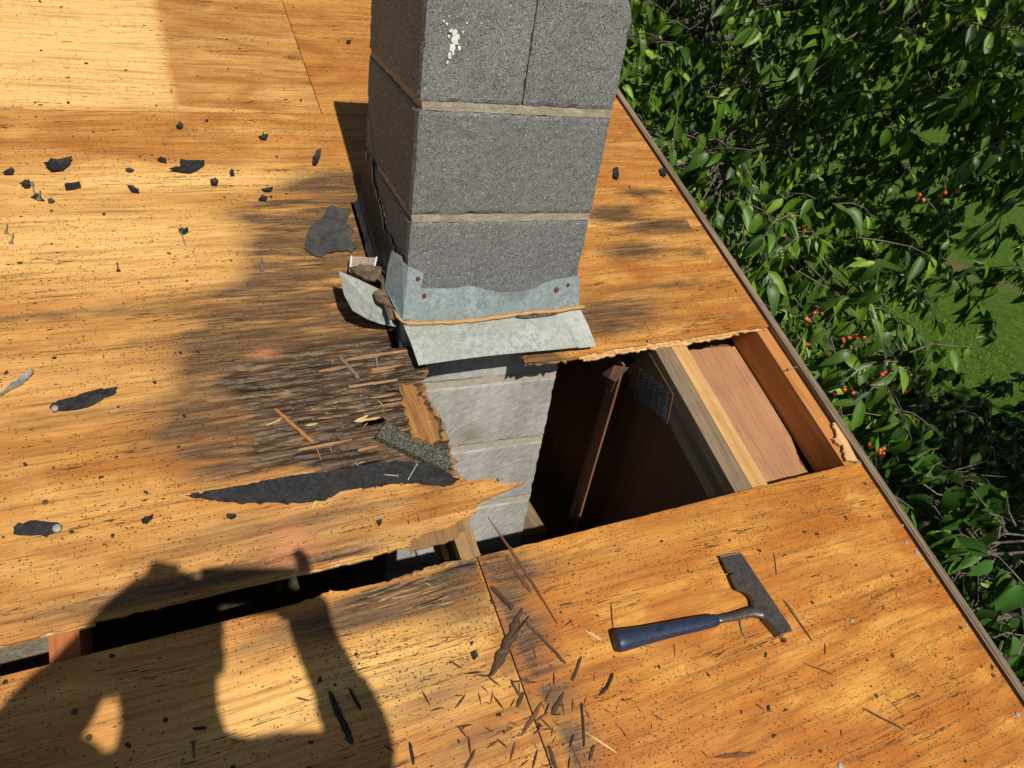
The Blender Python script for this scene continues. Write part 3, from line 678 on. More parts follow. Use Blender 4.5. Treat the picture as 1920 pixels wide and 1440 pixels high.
# ------------------------------------------------------------------ chimney
cz = [.893, .6909, .476, .273, .07, -.13, -.335, -.54, -.745, -.95]
chim = empty('chimney', CH @ Vector((.2, .2, -.95)))
tag(chim, 'square grey concrete block chimney rising through the stripped roof', 'chimney')
MJ = .0068
def block(x0, x1, z0, z1, m, seed, rough=.0016, chip=()):
    bm = bmesh.new(); step = .0085
    nx, ny, nz = int((x1 - x0) / step), int(CDP / .016), int((z1 - z0) / step)
    def face(o, a, b, na, nb):
        g_ = [[bm.verts.new(Vector(o) + Vector(a) * (i / na) + Vector(b) * (j / nb)) for j in range(nb + 1)] for i in range(na + 1)]
        for i in range(na):
            for j in range(nb): bm.faces.new((g_[i][j], g_[i + 1][j], g_[i + 1][j + 1], g_[i][j + 1]))
    X, Y, Z = x1 - x0, CDP, z1 - z0
    face((x0, 0, z0), (X, 0, 0), (0, 0, Z), nx, nz); face((x1, Y, z0), (-X, 0, 0), (0, 0, Z), nx, nz)
    face((x0, Y, z0), (0, -Y, 0), (0, 0, Z), ny, nz); face((x1, 0, z0), (0, Y, 0), (0, 0, Z), ny, nz)
    face((x0, 0, z1), (X, 0, 0), (0, Y, 0), nx, ny); face((x0, Y, z0), (X, 0, 0), (0, -Y, 0), nx, ny)
    bmesh.ops.remove_doubles(bm, verts=bm.verts[:], dist=.0004)
    c0 = Vector(((x0 + x1) / 2, Y / 2, (z0 + z1) / 2)); hs = Vector((X / 2, Y / 2, Z / 2))
    for v in bm.verts:
        d = v.co - c0; e = sorted([hs[k] - abs(d[k]) for k in range(3)])
        n_ = noise.noise_vector(v.co * 95 + Vector((seed, 0, 0))) * rough + noise.noise_vector(v.co * 17 + Vector((0, seed, 0))) * rough * .8
        if hs.x - abs(d.x) < .001: n_ = Vector((n_.x * .25, n_.y, n_.z))
        if e[1] < .006:      # an arris: rounded off and a little chipped
            n_ -= Vector([math.copysign(1, d[k]) if hs[k] - abs(d[k]) < .006 else 0 for k in range(3)]) * (.0018 + .004 * max(0, noise.noise(v.co * 40 + Vector((seed, 3, 0)))))
        for (q, r_, dp) in chip:
            l = (v.co - Vector(q)).length
            if l < r_: n_ += (c0 - v.co).normalized() * dp * (1 - l / r_)
        v.co += n_
    me = bpy.data.meshes.new('concrete_block'); bm.to_mesh(me); bm.free()
    return link('concrete_block', me, m, chim, CH)
for k in range(len(cz) - 1):
    t_, b_ = cz[k] - (MJ if k else 0), cz[k + 1] + MJ
    m = M_cmu_top if k == 0 else (M_cmu if k < 3 else M_cmu_low)
    if k == 0:
        block(0, CW * .503 + .0008, b_, t_, m, 1.0); block(CW * .503 - .0004, CW, b_, t_, m, 2.3, chip=[((CW, 0, t_), .03, .012)])
    else:
        block(0, CW, b_, t_, m, 3.7 + k)
for k, z in enumerate(cz[1:-1]):
    me = boxmesh('mortar_joint', .0022, CW - .0022, .002, CDP - .002, z - MJ - .001, z + MJ + .001, 0, 0, 26)
    for v in me.vertices:
        v.co += noise.noise_vector(v.co * 60) * .0011; 
        if v.co.x < .01: v.co.x += .003 + .004 * noise.noise(v.co * 30)
    link('mortar_joint', me, M_mortar if k < 2 else simple('mortar pale', (.33, .29, .23), (.44, .40, .33), 90, .95, .1, 0, .6), chim, CH)
# flue in the top
sq_ = lambda r: [(CW / 2 - r, CDP / 2 - r), (CW / 2 + r, CDP / 2 - r), (CW / 2 + r, CDP / 2 + r), (CW / 2 - r, CDP / 2 + r)]
link('flue_tile', slab('flue_tile', sq_(.108), .02, [sq_(.088)], top=.905), simple('clay flue tile', (.22, .10, .06), (.32, .16, .10), 40, .9), chim, CH)
link('flue_dark', slab('flue_dark', sq_(.0875), .003, top=.8965), M_tar, chim, CH)  # flat black square painting the darkness inside the flue
# spatter on the front
sp = []
q_ = random.Random(21)
core = [on_front(*p, -.0024) for p in [(832, 40), (842, 47), (850, 55), (858, 58), (862, 72), (858, 84), (850, 95), (845, 108), (838, 126), (836, 110), (842, 92), (845, 75), (842, 62), (836, 52)]]
cc = sum(core, Vector()) / len(core)
def blob_poly(c, r, n=9, st=1.0):
    P = [c + Vector((math.cos(a) * r * q_.uniform(.6, 1.3), 0, math.sin(a) * r * st * q_.uniform(.6, 1.3))) for a in [2 * math.pi * i / n for i in range(n)]]
    return ([c + Vector((0, -.0006, 0))] + P, [(0, i + 1, (i + 1) % n + 1) for i in range(n)])
for (px, py, r, st) in [(853, 62, .006, 1.2), (853, 76, .0085, 1.3), (848, 90, .006, 1.5), (843, 104, .0038, 2), (839, 117, .002, 2.6), (846, 58, .004, 1), (858, 70, .005, 1.3), (838, 45, .003, 1), (832, 40, .0022, 1), (868, 60, .0022, 1.5), (876, 43, .002, 1), (861, 90, .003, 2), (842, 68, .003, 1), (850, 100, .003, 1.6)]:
    sp.append(blob_poly(on_front(px, py, -.0026), r * .86, 11, st))
V_, F_ = join(sp); F_ = [tuple(f) for f in F_]; link('paint_spatter', mesh('paint_spatter', V_, F_), M_paint, chim, CH)

# felt and tar strip up the left face, following the roof slope
def left_roof_z(y, x=-.002):      # height of the deck in the chimney frame at depth y
    w_ = CH @ Vector((x, y, .2)); return .2 + (zdeck(w_.y, 0) - w_.z)
tv = []; NTS = 60
for i in range(NTS + 1):
    y = .02 + (.40 - .02) * i / NTS; zb = left_roof_z(y)
    top = .12 + .04 * noise.noise(Vector((y * 14, 2, 0))) + .018 * noise.noise(Vector((y * 50, 5, 0))) + .03 * (i / NTS)
    for j, (x, zz) in enumerate([(-.022, .002), (-.018, .004), (-.011, .012), (-.006, .04), (-.005, top * .7), (-.0045, top)]):
        if j < 2: x *= 1 + .35 * noise.noise(Vector((y * 22, 9, 0)))
        tv.append((x + .002 * noise.noise(Vector((y * 60, zz * 60, 1))), y, zb + zz))
tf = [(i * 6 + j, (i + 1) * 6 + j, (i + 1) * 6 + j + 1, i * 6 + j + 1) for i in range(NTS) for j in range(5)]
to = link('tar_strip', mesh('tar_strip', tv, tf), M_tar, chim, CH); md = to.modifiers.new('t', 'SOLIDIFY'); md.thickness = .0025
for k, (y0, y1, h0, h1) in enumerate([(.05, .12, .115, .10), (.17, .24, .13, .15), (.30, .38, .18, .23)]):    # thin ragged mortar smears above the tar
    P = []; n_ = 16
    for i in range(n_ + 1):
        y = y0 + (y1 - y0) * i / n_; P.append((-.0015 + .001 * noise.noise(Vector((i, k, 4))), y, left_roof_z(y) + h0 + (h1 - h0) * i / n_ + .016 * noise.noise(Vector((y * 40, k * 9, 0)))))
    V_, F_ = tube(P, [max(.0004, .0012 + .0030 * noise.noise(Vector((i * .9, k * 3.1, 0)))) for i in range(n_ + 1)], 5)
    link('mortar_smear', mesh('mortar_smear', V_, F_), M_mortar, chim, CH)

# flashing
def solid(o, t=.0009, off=0):
    md = o.modifiers.new('t', 'SOLIDIFY'); md.thickness = t; md.offset = off; return o
def strip_mesh(name, rows):
    n = len(rows[0]); V = [p for r in rows for p in r]; F = [(i * n + j, i * n + j + 1, (i + 1) * n + j + 1, (i + 1) * n + j) for i in range(len(rows) - 1) for j in range(n - 1)]
    return mesh(name, V, F)
NA = 40
topx = [(766, 538), (800, 541), (850, 541), (880, 535), (905, 541), (930, 546), (965, 545), (1000, 540), (1008, 535), (1030, 526), (1088, 516)]
def interp(L, x):
    for (a, b), (c, d) in zip(L, L[1:]):
        if a <= x <= c: return b + (d - b) * (x - a) / (c - a)
    return L[0][1] if x < L[0][0] else L[-1][1]
botx = [(752, 606), (850, 602), (900, 598), (1000, 584), (1040, 582), (1092, 573)]
rows = []
for i in range(NA + 1):
    px = 757 + (1087 - 757) * i / NA
    tpx = px; ty = interp(topx, tpx); by = interp(botx, px)
    a = on_front(tpx, ty, -.004); b = on_front(px - 2, by, -.005)
    curl = .008 * math.exp(-((px - 965) / 45) ** 2)
    bw = Vector((b.x, b.y, b.z)); wb_ = CH @ bw
    f0 = at(785, 685, .030); f1 = at(1120, 645, .030); fu = f0.lerp(f1, i / NA); hh = .030 + .004 * math.sin(i / NA * 5.0) - (.004 if i > NA - 5 else 0)
    fw = rp(fu.x, fu.y, hh); fc = CHI @ fw
    b2 = CHI @ (CH @ bw)
    mid = bw.lerp(fc, .5) + Vector((0, 0, .003 + .0015 * math.sin(i * .5)))
    rows.append([Vector((a.x, a.y - curl, a.z)), a.lerp(b, .45) + Vector((0, -.001, 0)), bw, mid, fc])
ao = link('metal_flashing', strip_mesh('metal_flashing', rows), M_galv, chim, CH); solid(ao)
ao.data.materials.append(M_galv_leg)
for i_, p_ in enumerate(ao.data.polygons): p_.material_index = 1 if i_ % 4 < 2 else 0
ao['label'] = 'bent galvanised apron flashing across the chimney front'
# corner piece: tab on the front, folded wing on the left face
cv = [on_front(766, 500, -.0055), on_front(795, 512, -.0065), on_front(788, 544, -.0065), on_front(768, 598, -.008), on_front(755, 600, -.012)]
cl = [on_left(735, 470, -.012), on_left(727, 500, -.020), on_left(722, 536, -.024), on_left(738, 572, -.020)]
cv2 = [Vector(p) for p in cv] + [Vector(p) for p in cl] + [Vector((-.006, .010, cv[0].z + .004)), on_left(752, 480, -.005)]
cmf = [(0, 4, 3), (0, 3, 2), (0, 2, 1), (9, 7, 4), (9, 4, 0), (7, 8, 4), (6, 7, 9), (10, 5, 6), (10, 6, 9)]
co_ = link('metal_flashing', mesh('metal_flashing', cv2, cmf), M_galv_leg, chim, CH); solid(co_); co_['label'] = 'folded corner flashing with a peaked wing'
# left flap, lifted
fl = [(635, 508, .085), (668, 522, .072), (708, 541, .050), (722, 560, .040), (735, 590, .026), (744, 613, .016), (716, 608, .036), (690, 599, .055), (661, 582, .072), (645, 552, .082)]
fv = [rp(*at(x, y, h), h) for x, y, h in fl]; fm = rp(*at(690, 566, .052), .052); fv.append(fm)
lo_ = link('metal_flashing', mesh('metal_flashing', fv, [(i, 10, (i + 1) % 10) for i in range(10)]), M_galv, chim, Matrix.Identity(4)); solid(lo_); lo_['label'] = 'loose galvanised flap lifted off the roof left of the chimney'
# rusty nails of the flashing
for px, py, r in [(784, 522, .0042), (796, 554, .0045), (1044, 543, .0055), (1066, 534, .0035)]:
    p = on_front(px, py, -.0075); me = disc('rusty_nail', r, .002, 10, .0008); me.materials.append(M_rust)
    o = bpy.data.objects.new('rusty_nail', me); COL.objects.link(o); place(o, ao, CH @ Matrix.Translation(p) @ Matrix.Rotation(math.pi / 2, 4, 'X'))
p = rows[18][2].lerp(rows[18][4], .35); 
# sealant bead
bp = [on_left(728, 545, -.016), on_left(736, 569, -.016), on_left(746, 594, -.013)] + [on_front(754, 603, -.012)]
for i in range(1, 33):
    px = 754 + (1094 - 754) * i / 32; bp.append(on_front(px, interp(botx, px) + 1.5, -.0115))
V_, F_ = tube(bp, [.0050 + .0034 * noise.noise(Vector((i * .75, 0, 2))) + (.0012 if i > 3 else 0) for i in range(len(bp))], 8, True, .75)
for v in V_: v += noise.noise_vector(v * 90) * .0024
link('sealant_bead', mesh('sealant_bead', V_, F_), M_caulk, chim, CH, True)

# crumbling tar under the bead at the right of the apron, and a black line painting the dark gap below the bead
tl = [Vector(on_front(px, py, -.018)) for px, py in [(968, 593), (985, 594), (1005, 593), (1025, 590), (1045, 588)]]
V_, F_ = tube(tl, [.003, .006, .0055, .0045, .0025], 7, True, .7)
for v in V_: v += noise.noise_vector(v * 140) * .0022
link('tar_lump', mesh('tar_lump', V_, F_), M_shingle, chim, CH)
V_, F_ = tube([Vector(on_front(px, interp(botx, px) + 7, -.008)) for px in range(760, 1080, 12)], [.0026 + .0014 * noise.noise(Vector((i * .8, 5, 2))) for i in range(27)], 6)
link('dark_gap_line', mesh('dark_gap_line', V_, F_), M_tar, chim, CH)

# ------------------------------------------------------------------ things lying on the roof
def lump_shape(outline_px, th, lift=0.0, curl=.0, seed=0, grid_step=.008, amp=.002, ragamp=.0015):
    r_ = random.Random(seed); P = [at(*q) for q in outline_px]; c = sum(P, Vector((0, 0))) / len(P)
    L = [p - c for p in P]; R_ = path_rag(L + [L[0]], ragamp, .006, r_)[:-1]
    xs = [p.x for p in R_]; ys = [p.y for p in R_]
    inn = [p for p in grid(min(xs), max(xs), min(ys), max(ys), grid_step, grid_step) if pip(p, R_) and min_edge(p, R_, .003)]
    rad = max(p.length for p in R_)
    hf = lambda x, y: lift + amp * (1 + noise.noise(Vector((x * 55, y * 55, seed)))) + curl * ((x * x + y * y) / rad ** 2) * (.5 + noise.noise(Vector((x * 18, y * 18, seed + .5))))
    me = slab('s', R_, th, (), inn, hf, th)
    return me, c
def scrap(name, label, cat, outline_px, m, th=.003, group=None, **k):
    me, c = lump_shape(outline_px, th, **k); me.name = name
    o = link(name, me, m, None, DECK @ Matrix.Translation((c.x, c.y, .0004))); tag(o, label, cat, group); return o
def nail_on(parent, px, py, m=None, s=1.0, h=.005):
    p = at(px, py, h); o = bpy.data.objects.new('nail_head', nm_b); COL.objects.link(o)
    place(o, parent, DECK @ Matrix.Translation((p.x, p.y, h)) @ Matrix.Scale(s, 4)); return o

scrap('tar_patch', 'large worn grey-black tar patch left of the chimney base', 'tar patch', [(572, 470), (576, 440), (584, 425), (600, 412), (612, 393), (624, 388), (642, 396), (656, 402), (650, 415), (645, 422), (657, 428), (665, 434), (652, 448), (660, 456), (671, 464), (662, 475), (632, 472), (612, 476), (604, 484), (586, 480)], M_tar_grey, .0022, curl=.004, seed=1, ragamp=.002)
o = scrap('felt_scrap', 'long narrow black felt scrap with a silver nail head, near the left edge', 'felt scrap', [(93, 766), (110, 753), (150, 741), (190, 730), (221, 727), (219, 738), (190, 752), (165, 765), (125, 772), (100, 774)], M_tar, .002, seed=2); nail_on(o, 103, 766, s=1.3)
o = scrap('felt_scrap', 'ragged black felt scrap with a silver nail head, above the shadow at far left', 'felt scrap', [(26, 990), (35, 982), (60, 977), (85, 980), (108, 981), (118, 988), (112, 997), (95, 1003), (88, 1009), (70, 1004), (40, 1005), (26, 1003)], M_tar, .002, seed=3); nail_on(o, 107, 991, s=1.5)
scrap('felt_strip', 'longest black felt strip tapering leftward below the rotten wood', 'felt strip', [(348, 931), (400, 921), (450, 912), (510, 901), (560, 892), (640, 884), (700, 872), (745, 866), (800, 872), (862, 900), (845, 912), (790, 908), (740, 908), (690, 916), (640, 922), (610, 940), (560, 945), (510, 944), (470, 944), (390, 938)], M_tar, .0026, seed=4, curl=.0, grid_step=.012)
scrap('shingle_piece', 'thick grey-green mineral shingle offcut by the rotten edge in front of the chimney', 'shingle', [(703, 826), (712, 812), (724, 797), (750, 815), (775, 832), (810, 842), (842, 862), (838, 893), (800, 873), (760, 852)], M_shingle, .006, seed=5, lift=.006, curl=.006, ragamp=.001)
SCR = [([(85, 318), (97, 304), (120, 303), (137, 302), (131, 312), (118, 322), (98, 327)], 'broad curled black felt flake below the upper seam, second from the left edge', 1.6),
       ([(318, 324), (330, 316), (338, 315), (338, 303), (383, 304), (383, 312), (372, 320), (358, 327)], 'widest curled black felt flake below the upper seam', 1.6),
       ([(586, 313), (586, 298), (592, 289), (602, 288), (599, 300), (592, 314)], 'upright black felt curl near the chimney shadow', 1.5),
       ([(7, 331), (14, 322), (22, 318), (28, 322), (25, 330)], 'small black felt flake at the far left below the upper seam', 1.2),
       ([(121, 347), (126, 346), (150, 345), (152, 354), (140, 357), (124, 359)], 'rolled black felt bit with a pale end, in the second row of flakes', 1.6),
       ([(239, 353), (250, 352), (260, 359), (262, 367), (246, 362)], 'jagged black felt bit with a pale middle, right of the rolled bit', 1.6),
       ([(235, 320), (243, 317), (252, 320), (247, 325), (237, 324)], 'little grey stone-like flake between the two broad felt flakes', 1.2),
       ([(295, 303), (302, 296), (312, 300), (313, 308)], 'small triangular felt flake just left of the widest flake', .8),
       ([(394, 342), (404, 339), (410, 344), (409, 352), (397, 352)], 'squarish black felt bit on the pale band, nearest the stain', 1.2),
       ([(490, 358), (500, 355), (512, 356), (508, 362), (496, 362)], 'narrow black flake at the top edge of the water stain', .8),
       ([(484, 378), (492, 368), (502, 373), (500, 379)], 'grey-black flake inside the top of the water stain', .8),
       ([(39, 352), (50, 345), (58, 346), (57, 355), (46, 357)], 'black felt bit pierced by a nail at the far left', 1.4),
       ([(58, 372), (70, 366), (78, 372), (85, 380), (70, 377)], 'thin winged felt scrap below the nail-pierced bit', 1.0),
       ([(334, 437), (340, 432), (352, 433), (354, 437), (344, 443)], 'small black star-shaped scrap on a nail, mid left sheet', 1.0),
       ([(430, 325), (434, 318), (438, 321), (440, 332), (432, 333)], 'tiny black flake right of the widest flake', .8),
       ([(265, 977), (272, 970), (288, 967), (286, 975), (276, 985), (268, 984)], 'round black tar blot left of the pink marks', .8),
       ([(424, 968), (432, 965), (442, 968), (444, 973), (434, 977), (425, 973)], 'oval black tar blot nearest the pink mark', .8),
       ([(705, 978), (716, 975), (714, 984), (711, 988)], 'tiny black flake on the board end left of the loose splinter tip', .5),
       ([(1149, 318), (1157, 316), (1160, 330), (1157, 340), (1149, 336)], 'tall black felt bit right of the chimney', 1.0),
       ([(1234, 320), (1242, 317), (1248, 324), (1247, 335), (1238, 331)], 'black felt bit close to the roof edge right of the chimney', 1.0),
       ([(883, 1228), (892, 1222), (896, 1232), (888, 1240)], 'small dark flake left of the forked bark splinter', .6),
       ([(650, 78), (658, 77), (657, 84), (649, 83)], 'tiny square black flake left of the chimney top', .6),
       ([(90, 378), (98, 376), (104, 380), (98, 383), (91, 382)], 'pale brown pebble-like scrap beside the winged felt scrap', .8),
       ([(330, 240), (338, 235), (344, 238), (342, 243), (334, 244)], 'small dark curl just below the upper seam', 1.0),
       ([(484, 260), (494, 255), (503, 259), (500, 265), (490, 264)], 'dark rounded flake between the upper seam and the chimney shadow', 1.0)]
for i, (P, lb, cu) in enumerate(SCR):
    scrap('felt_flake', lb, 'felt flake', P, M_tar if i not in (6, 22) else M_tar_grey, .0022, 'felt flakes on the bare roof', seed=20 + i, curl=.0095 * cu, grid_step=.005, ragamp=.0009)
# shard at the left edge
scrap('metal_shard', 'pale grey metal shard at the left edge of the photo', 'shard', [(0, 742), (20, 722), (40, 708), (62, 696), (60, 706), (40, 724), (15, 736), (0, 746)], M_nail, .002, seed=61, curl=.008)
# debris around the lifted flap
for i, (P, lb, m) in enumerate([([(655, 508), (675, 500), (712, 505), (722, 520), (712, 532), (690, 528), (668, 520)], 'crumbled brown felt scrap behind the lifted metal flap', M_dirt),
                                ([(700, 552), (712, 545), (722, 556), (735, 580), (722, 574), (706, 566)], 'folded brown scrap lying on the lifted metal flap', M_dirt),
                                ([(712, 520), (722, 530), (727, 560), (738, 600), (728, 603), (718, 565)], 'long dirty scrap between the flap and the chimney corner', M_dirt)]):
    h = .03 if i == 0 else .056
    me, c = lump_shape(P, .004, lift=.0, curl=.01, seed=80 + i, grid_step=.006)
    c2 = at(sum(p[0] for p in P) / len(P), sum(p[1] for p in P) / len(P), h if i != 1 else .06)
    o = link('dirty_scrap', me, m, None, DECK @ Matrix.Translation((c2.x, c2.y, h if i != 1 else .06))); tag(o, lb, 'scrap')
def mat_clear():
    s = NT('clear plastic'); s.b.inputs['Transmission Weight'].default_value = .75; s.b.inputs['IOR'].default_value = 1.2
    return s.done((.85, .74, .70), .25, .5)
pc = [at(659, 481, .03), at(706, 483, .03), at(699, 512, .03), at(656, 508, .03)]
pk = empty('plastic_packet', rp(pc[0].x, pc[0].y, .0)); tag(pk, 'small clear plastic packet with white edges behind the lifted flap', 'packet')
link('wrapper', slab('wrapper', [pc[3], pc[2], pc[1], pc[0]], .006, pts=grid(pc[0].x, pc[1].x, pc[3].y, pc[0].y, .01, .008), top=.03), mat_clear(), pk, DECK)
for a, b in ((pc[0], pc[3]), (pc[1], pc[2])):
    V_, F_ = tube([Vector((a.x, a.y, .031)), Vector((b.x, b.y, .031))], .0022, 6); link('edge_strip', mesh('edge_strip', V_, F_), M_paint, pk, DECK)

# splinters
def splinter(px0, py0, px1, py1, wpx, m, label, seed, cat='splinter', group=None, flat=.45, taper=.5, bend=.0, h=0.0, name='wood_splinter', fork=False):
    r_ = random.Random(seed); a, b = at(px0, py0, h + .003), at(px1, py1, h + .003); L = (b - a).length; wd = max(.0012, wpx * .00066)
    n = max(5, min(16, int(L / .008))); V = []; F = []
    for i in range(n + 1):
        t = i / n; e = min(1, (t + .10) / (.12 + taper * .35)) * min(1, (1 - t + .12) / (.08 + taper * .35))
        wl = wd * .5 * e * r_.uniform(.72, 1.18); wr = wd * .5 * e * r_.uniform(.72, 1.18); tt = wd * flat * (.4 + .6 * e)
        y = bend * L * math.sin(t * math.pi) + wd * .12 * r_.uniform(-1, 1); x = (t - .5) * L
        V += [(x, y + wl, .0), (x + r_.uniform(-.002, .002), y + wl * .75, tt * r_.uniform(.75, 1)), (x, y + wr * .1 - wl * .1, tt * r_.uniform(.8, 1.2)), (x + r_.uniform(-.002, .002), y - wr * .75, tt * r_.uniform(.7, 1)), (x, y - wr, .0)]
    for i in range(n):
        for k in range(5):
            q = (k + 1) % 5; F.append((i * 5 + k, (i + 1) * 5 + k, (i + 1) * 5 + q, i * 5 + q))
    F.append((0, 1, 2, 3, 4)); F.append(tuple(n * 5 + k for k in reversed(range(5))))
    if fork:
        V2_, F2_ = [], []
        m2 = len(V)
        for i in range(7):
            t = i / 6; x = (-.02 - t * .42) * L; y = wd * (.25 + .75 * t); ww = wd * .22 * (1 - t * .7)
            V += [(x, y + ww, 0), (x, y, wd * .35), (x, y - ww, 0)]
        for i in range(6):
            for k in range(3): F.append((m2 + i * 3 + k, m2 + (i + 1) * 3 + k, m2 + (i + 1) * 3 + (k + 1) % 3, m2 + i * 3 + (k + 1) % 3))
    c = (a + b) / 2; ang = math.atan2((b - a).y, (b - a).x)
    o = link(name, mesh(name, V, F), m, None, DECK @ Matrix.Translation((c.x, c.y, h + .0006)) @ Matrix.Rotation(ang, 4, 'Z') @ Matrix.Rotation(r_.uniform(-.02, .02), 4, 'Y'))
    bm = bmesh.new(); bm.from_mesh(o.data); bmesh.ops.recalc_face_normals(bm, faces=bm.faces[:]); bm.to_mesh(o.data); bm.free()
    if label: tag(o, label, cat, group)
    return o
D, R_, O_, T_, B_, G_ = M_spl_dark, M_spl_red, M_spl_or, M_spl_tan, M_spl_blk, M_spl_grey
SPL = [(915, 967, 1045, 1168, 8, R_, 'longest thin red-brown splinter reaching over the open slot', .9, .01),
       (950, 1042, 994, 1108, 12, R_, 'stout red-brown splinter lying against the longest thin one', .2, 0),
       (922, 1099, 962, 1140, 15, D, 'short flat dark splinter left of the longest one', .1, 0),
       (979, 1138, 919, 1268, 27, D, 'biggest splinter, a dark forked piece across the lower seam', .8, .03),
       (986, 1165, 1061, 1243, 9, D, 'straight dark splinter pointing right from the forked piece', .3, 0),
       (1091, 1230, 1073, 1275, 9, D, 'short dark splinter left below the hammer grip', .3, 0),
       (1151, 1262, 1125, 1303, 11, B_, 'blackened short splinter under the hammer butt', .5, .05),
       (1146, 1131, 1150, 1178, 5, D, 'thin splinter standing off the hammer butt end', .4, 0),
       (1098, 1181, 1128, 1201, 9, T_, 'pale fresh sliver left of the hammer butt', .9, 0),
       (1091, 1318, 1096, 1400, 7, B_, 'upright-lying black splinter near the bottom edge', .3, .01),
       (1097, 1371, 1157, 1411, 5, T_, 'thin pale splinter right of the black one by the bottom edge', .8, 0),
       (1029, 1398, 1044, 1442, 10, D, 'stub of dark wood at the bottom edge right of the seam', .2, 0),
       (1068, 1389, 1092, 1442, 5, R_, 'slim reddish splinter running off the bottom edge', .3, 0),
       (1114, 1398, 1106, 1425, 10, D, 'small dark chip right of the slim reddish splinter', .2, 0),
       (1057, 1297, 1036, 1340, 13, D, 'stubby dark splinter right of the crossed pieces on the seam', .7, 0),
       (1016, 1317, 978, 1380, 10, R_, 'reddish splinter crossing the seam below the forked piece', .6, 0),
       (960, 1279, 976, 1305, 9, D, 'small splinter beside the nail on the seam', .3, 0),
       (983, 1298, 970, 1325, 11, D, 'dark chip on the seam under the nail', .3, 0),
       (891, 1406, 873, 1442, 8, D, 'dark splinter left of the seam at the bottom edge', .3, 0),
       (617, 1296, 661, 1394, 15, B_, 'thick black splinter in the arm shadow', .4, 0),
       (655, 1290, 677, 1330, 9, B_, 'shorter black splinter at the edge of the arm shadow', .4, 0),
       (768, 1390, 776, 1432, 8, B_, 'black splinter just outside the arm shadow at the bottom', .3, 0),
       (1470, 1124, 1523, 1200, 6, D, 'dark splinter right of the hammer head', .4, 0),
       (1480, 1130, 1504, 1161, 3, T_, 'hair-thin pale splinter alongside the one right of the hammer head', .5, 0),
       (1452, 1035, 1457, 1078, 4, D, 'thin splinter above and right of the hammer blade', .5, 0),
       (1508, 1243, 1562, 1264, 4, D, 'thin splinter below right of the hammer head', .5, .01),
       (1618, 1327, 1693, 1366, 6, D, 'straight brown splinter on the lower right of the deck', .2, 0),
       (1664, 1310, 1694, 1339, 2.5, R_, 'wispy curved splinter above the straight brown one, lower right', .6, .05),
       (1340, 1419, 1418, 1412, 12, R_, 'flat reddish bark sliver at the bottom, right half', .7, 0),
       (1342, 1233, 1361, 1219, 3, D, 'tiny dark splinter under the hammer shank', .3, 0),
       (1265, 1207, 1267, 1230, 3, R_, 'tiny splinter below the middle of the hammer grip', .3, 0),
       (516, 766, 588, 830, 12, O_, 'orange-brown splinter on the rotten patch', .1, 0),
       (592, 835, 602, 862, 4, O_, 'small thin splinter at the lower tip of the orange-brown one', .5, 0),
       (500, 797, 529, 783, 4, T_, 'pale straw-like sliver left of the orange-brown splinter', .4, 0),
       (573, 797, 596, 793, 6, T_, 'pale flat chip right of the orange-brown splinter', .4, 0),
       (585, 951, 594, 935, 6, T_, 'pale chip at the lower edge of the long felt strip', .4, 0),
       (634, 664, 673, 708, 13, G_, 'grey weathered splinter on the upper rotten patch', .5, 0),
       (668, 790, 712, 782, 9, T_, 'pale chip by the dark hole left of the shingle offcut', .5, 0),
       (665, 789, 690, 778, 6, T_, 'pale torn chip on the rot left of the shingle offcut', .4, 0),
       (640, 905, 668, 892, 3, T_, 'thin straw sliver lying on the long felt strip', .4, 0),
       (556, 1307, 580, 1313, 4, D, 'small splinter in the sunlit window between the arm shadows', .4, 0),
       (362, 1366, 388, 1364, 7, B_, 'dark splinter where the shadow borders the lit window', .4, 0),
       (268, 1268, 290, 1274, 4, O_, 'little brown splinter inside the large shadow', .4, 0),
       (632, 820, 655, 835, 4, D, 'thin dark sliver on the rot above the felt strip', .4, 0)]
for i, (a, b, c, d_, wpx, m, lb, tp_, bd) in enumerate(SPL):
    splinter(a, b, c, d_, wpx, m, lb, 100 + i, taper=tp_, bend=bd, fork=(i == 3), flat=.3 if i in (3, 28) else .45)
# small crumbs nobody could tell apart, each a thing of its own
cr_ = random.Random(5)
crumb_m = []
for k in range(6):
    r2 = random.Random(k); L = .010 + .006 * r2.random(); wv_ = .0009 + .0008 * r2.random()
    V_ = [(-L, 0, .0002), (-L * .3, wv_, .0003), (L * .5, wv_ * .8, .0003), (L, 0, .0002), (L * .3, -wv_, .0003), (-L * .5, -wv_, .0003), (-L * .4, 0, wv_ * 1.3), (L * .4, 0, wv_ * 1.3)]
    F_ = [(0, 5, 6), (0, 6, 1), (1, 6, 7, 2), (5, 4, 7, 6), (2, 7, 3), (4, 3, 7)]
    crumb_m.append((V_, F_))
kinds = [(D, 'tiny dark wood crumb scattered on the lower deck around the seam', 'dark wood crumbs on the lower deck', [(1000, 1330, 80, 55, 26), (900, 1330, 90, 60, 12), (1150, 1250, 160, 90, 8), (1400, 1300, 250, 100, 8)]),
         (T_, 'tiny pale wood crumb scattered on the rotten wood', 'pale wood crumbs on the rotten wood', [(700, 800, 90, 60, 18), (760, 1080, 60, 18, 8), (640, 700, 90, 40, 9)]),
         (R_, 'tiny reddish wood crumb strewn below the forked splinter', 'reddish wood crumbs below the forked splinter', [(1030, 1360, 60, 45, 14), (960, 1300, 60, 50, 8)])]
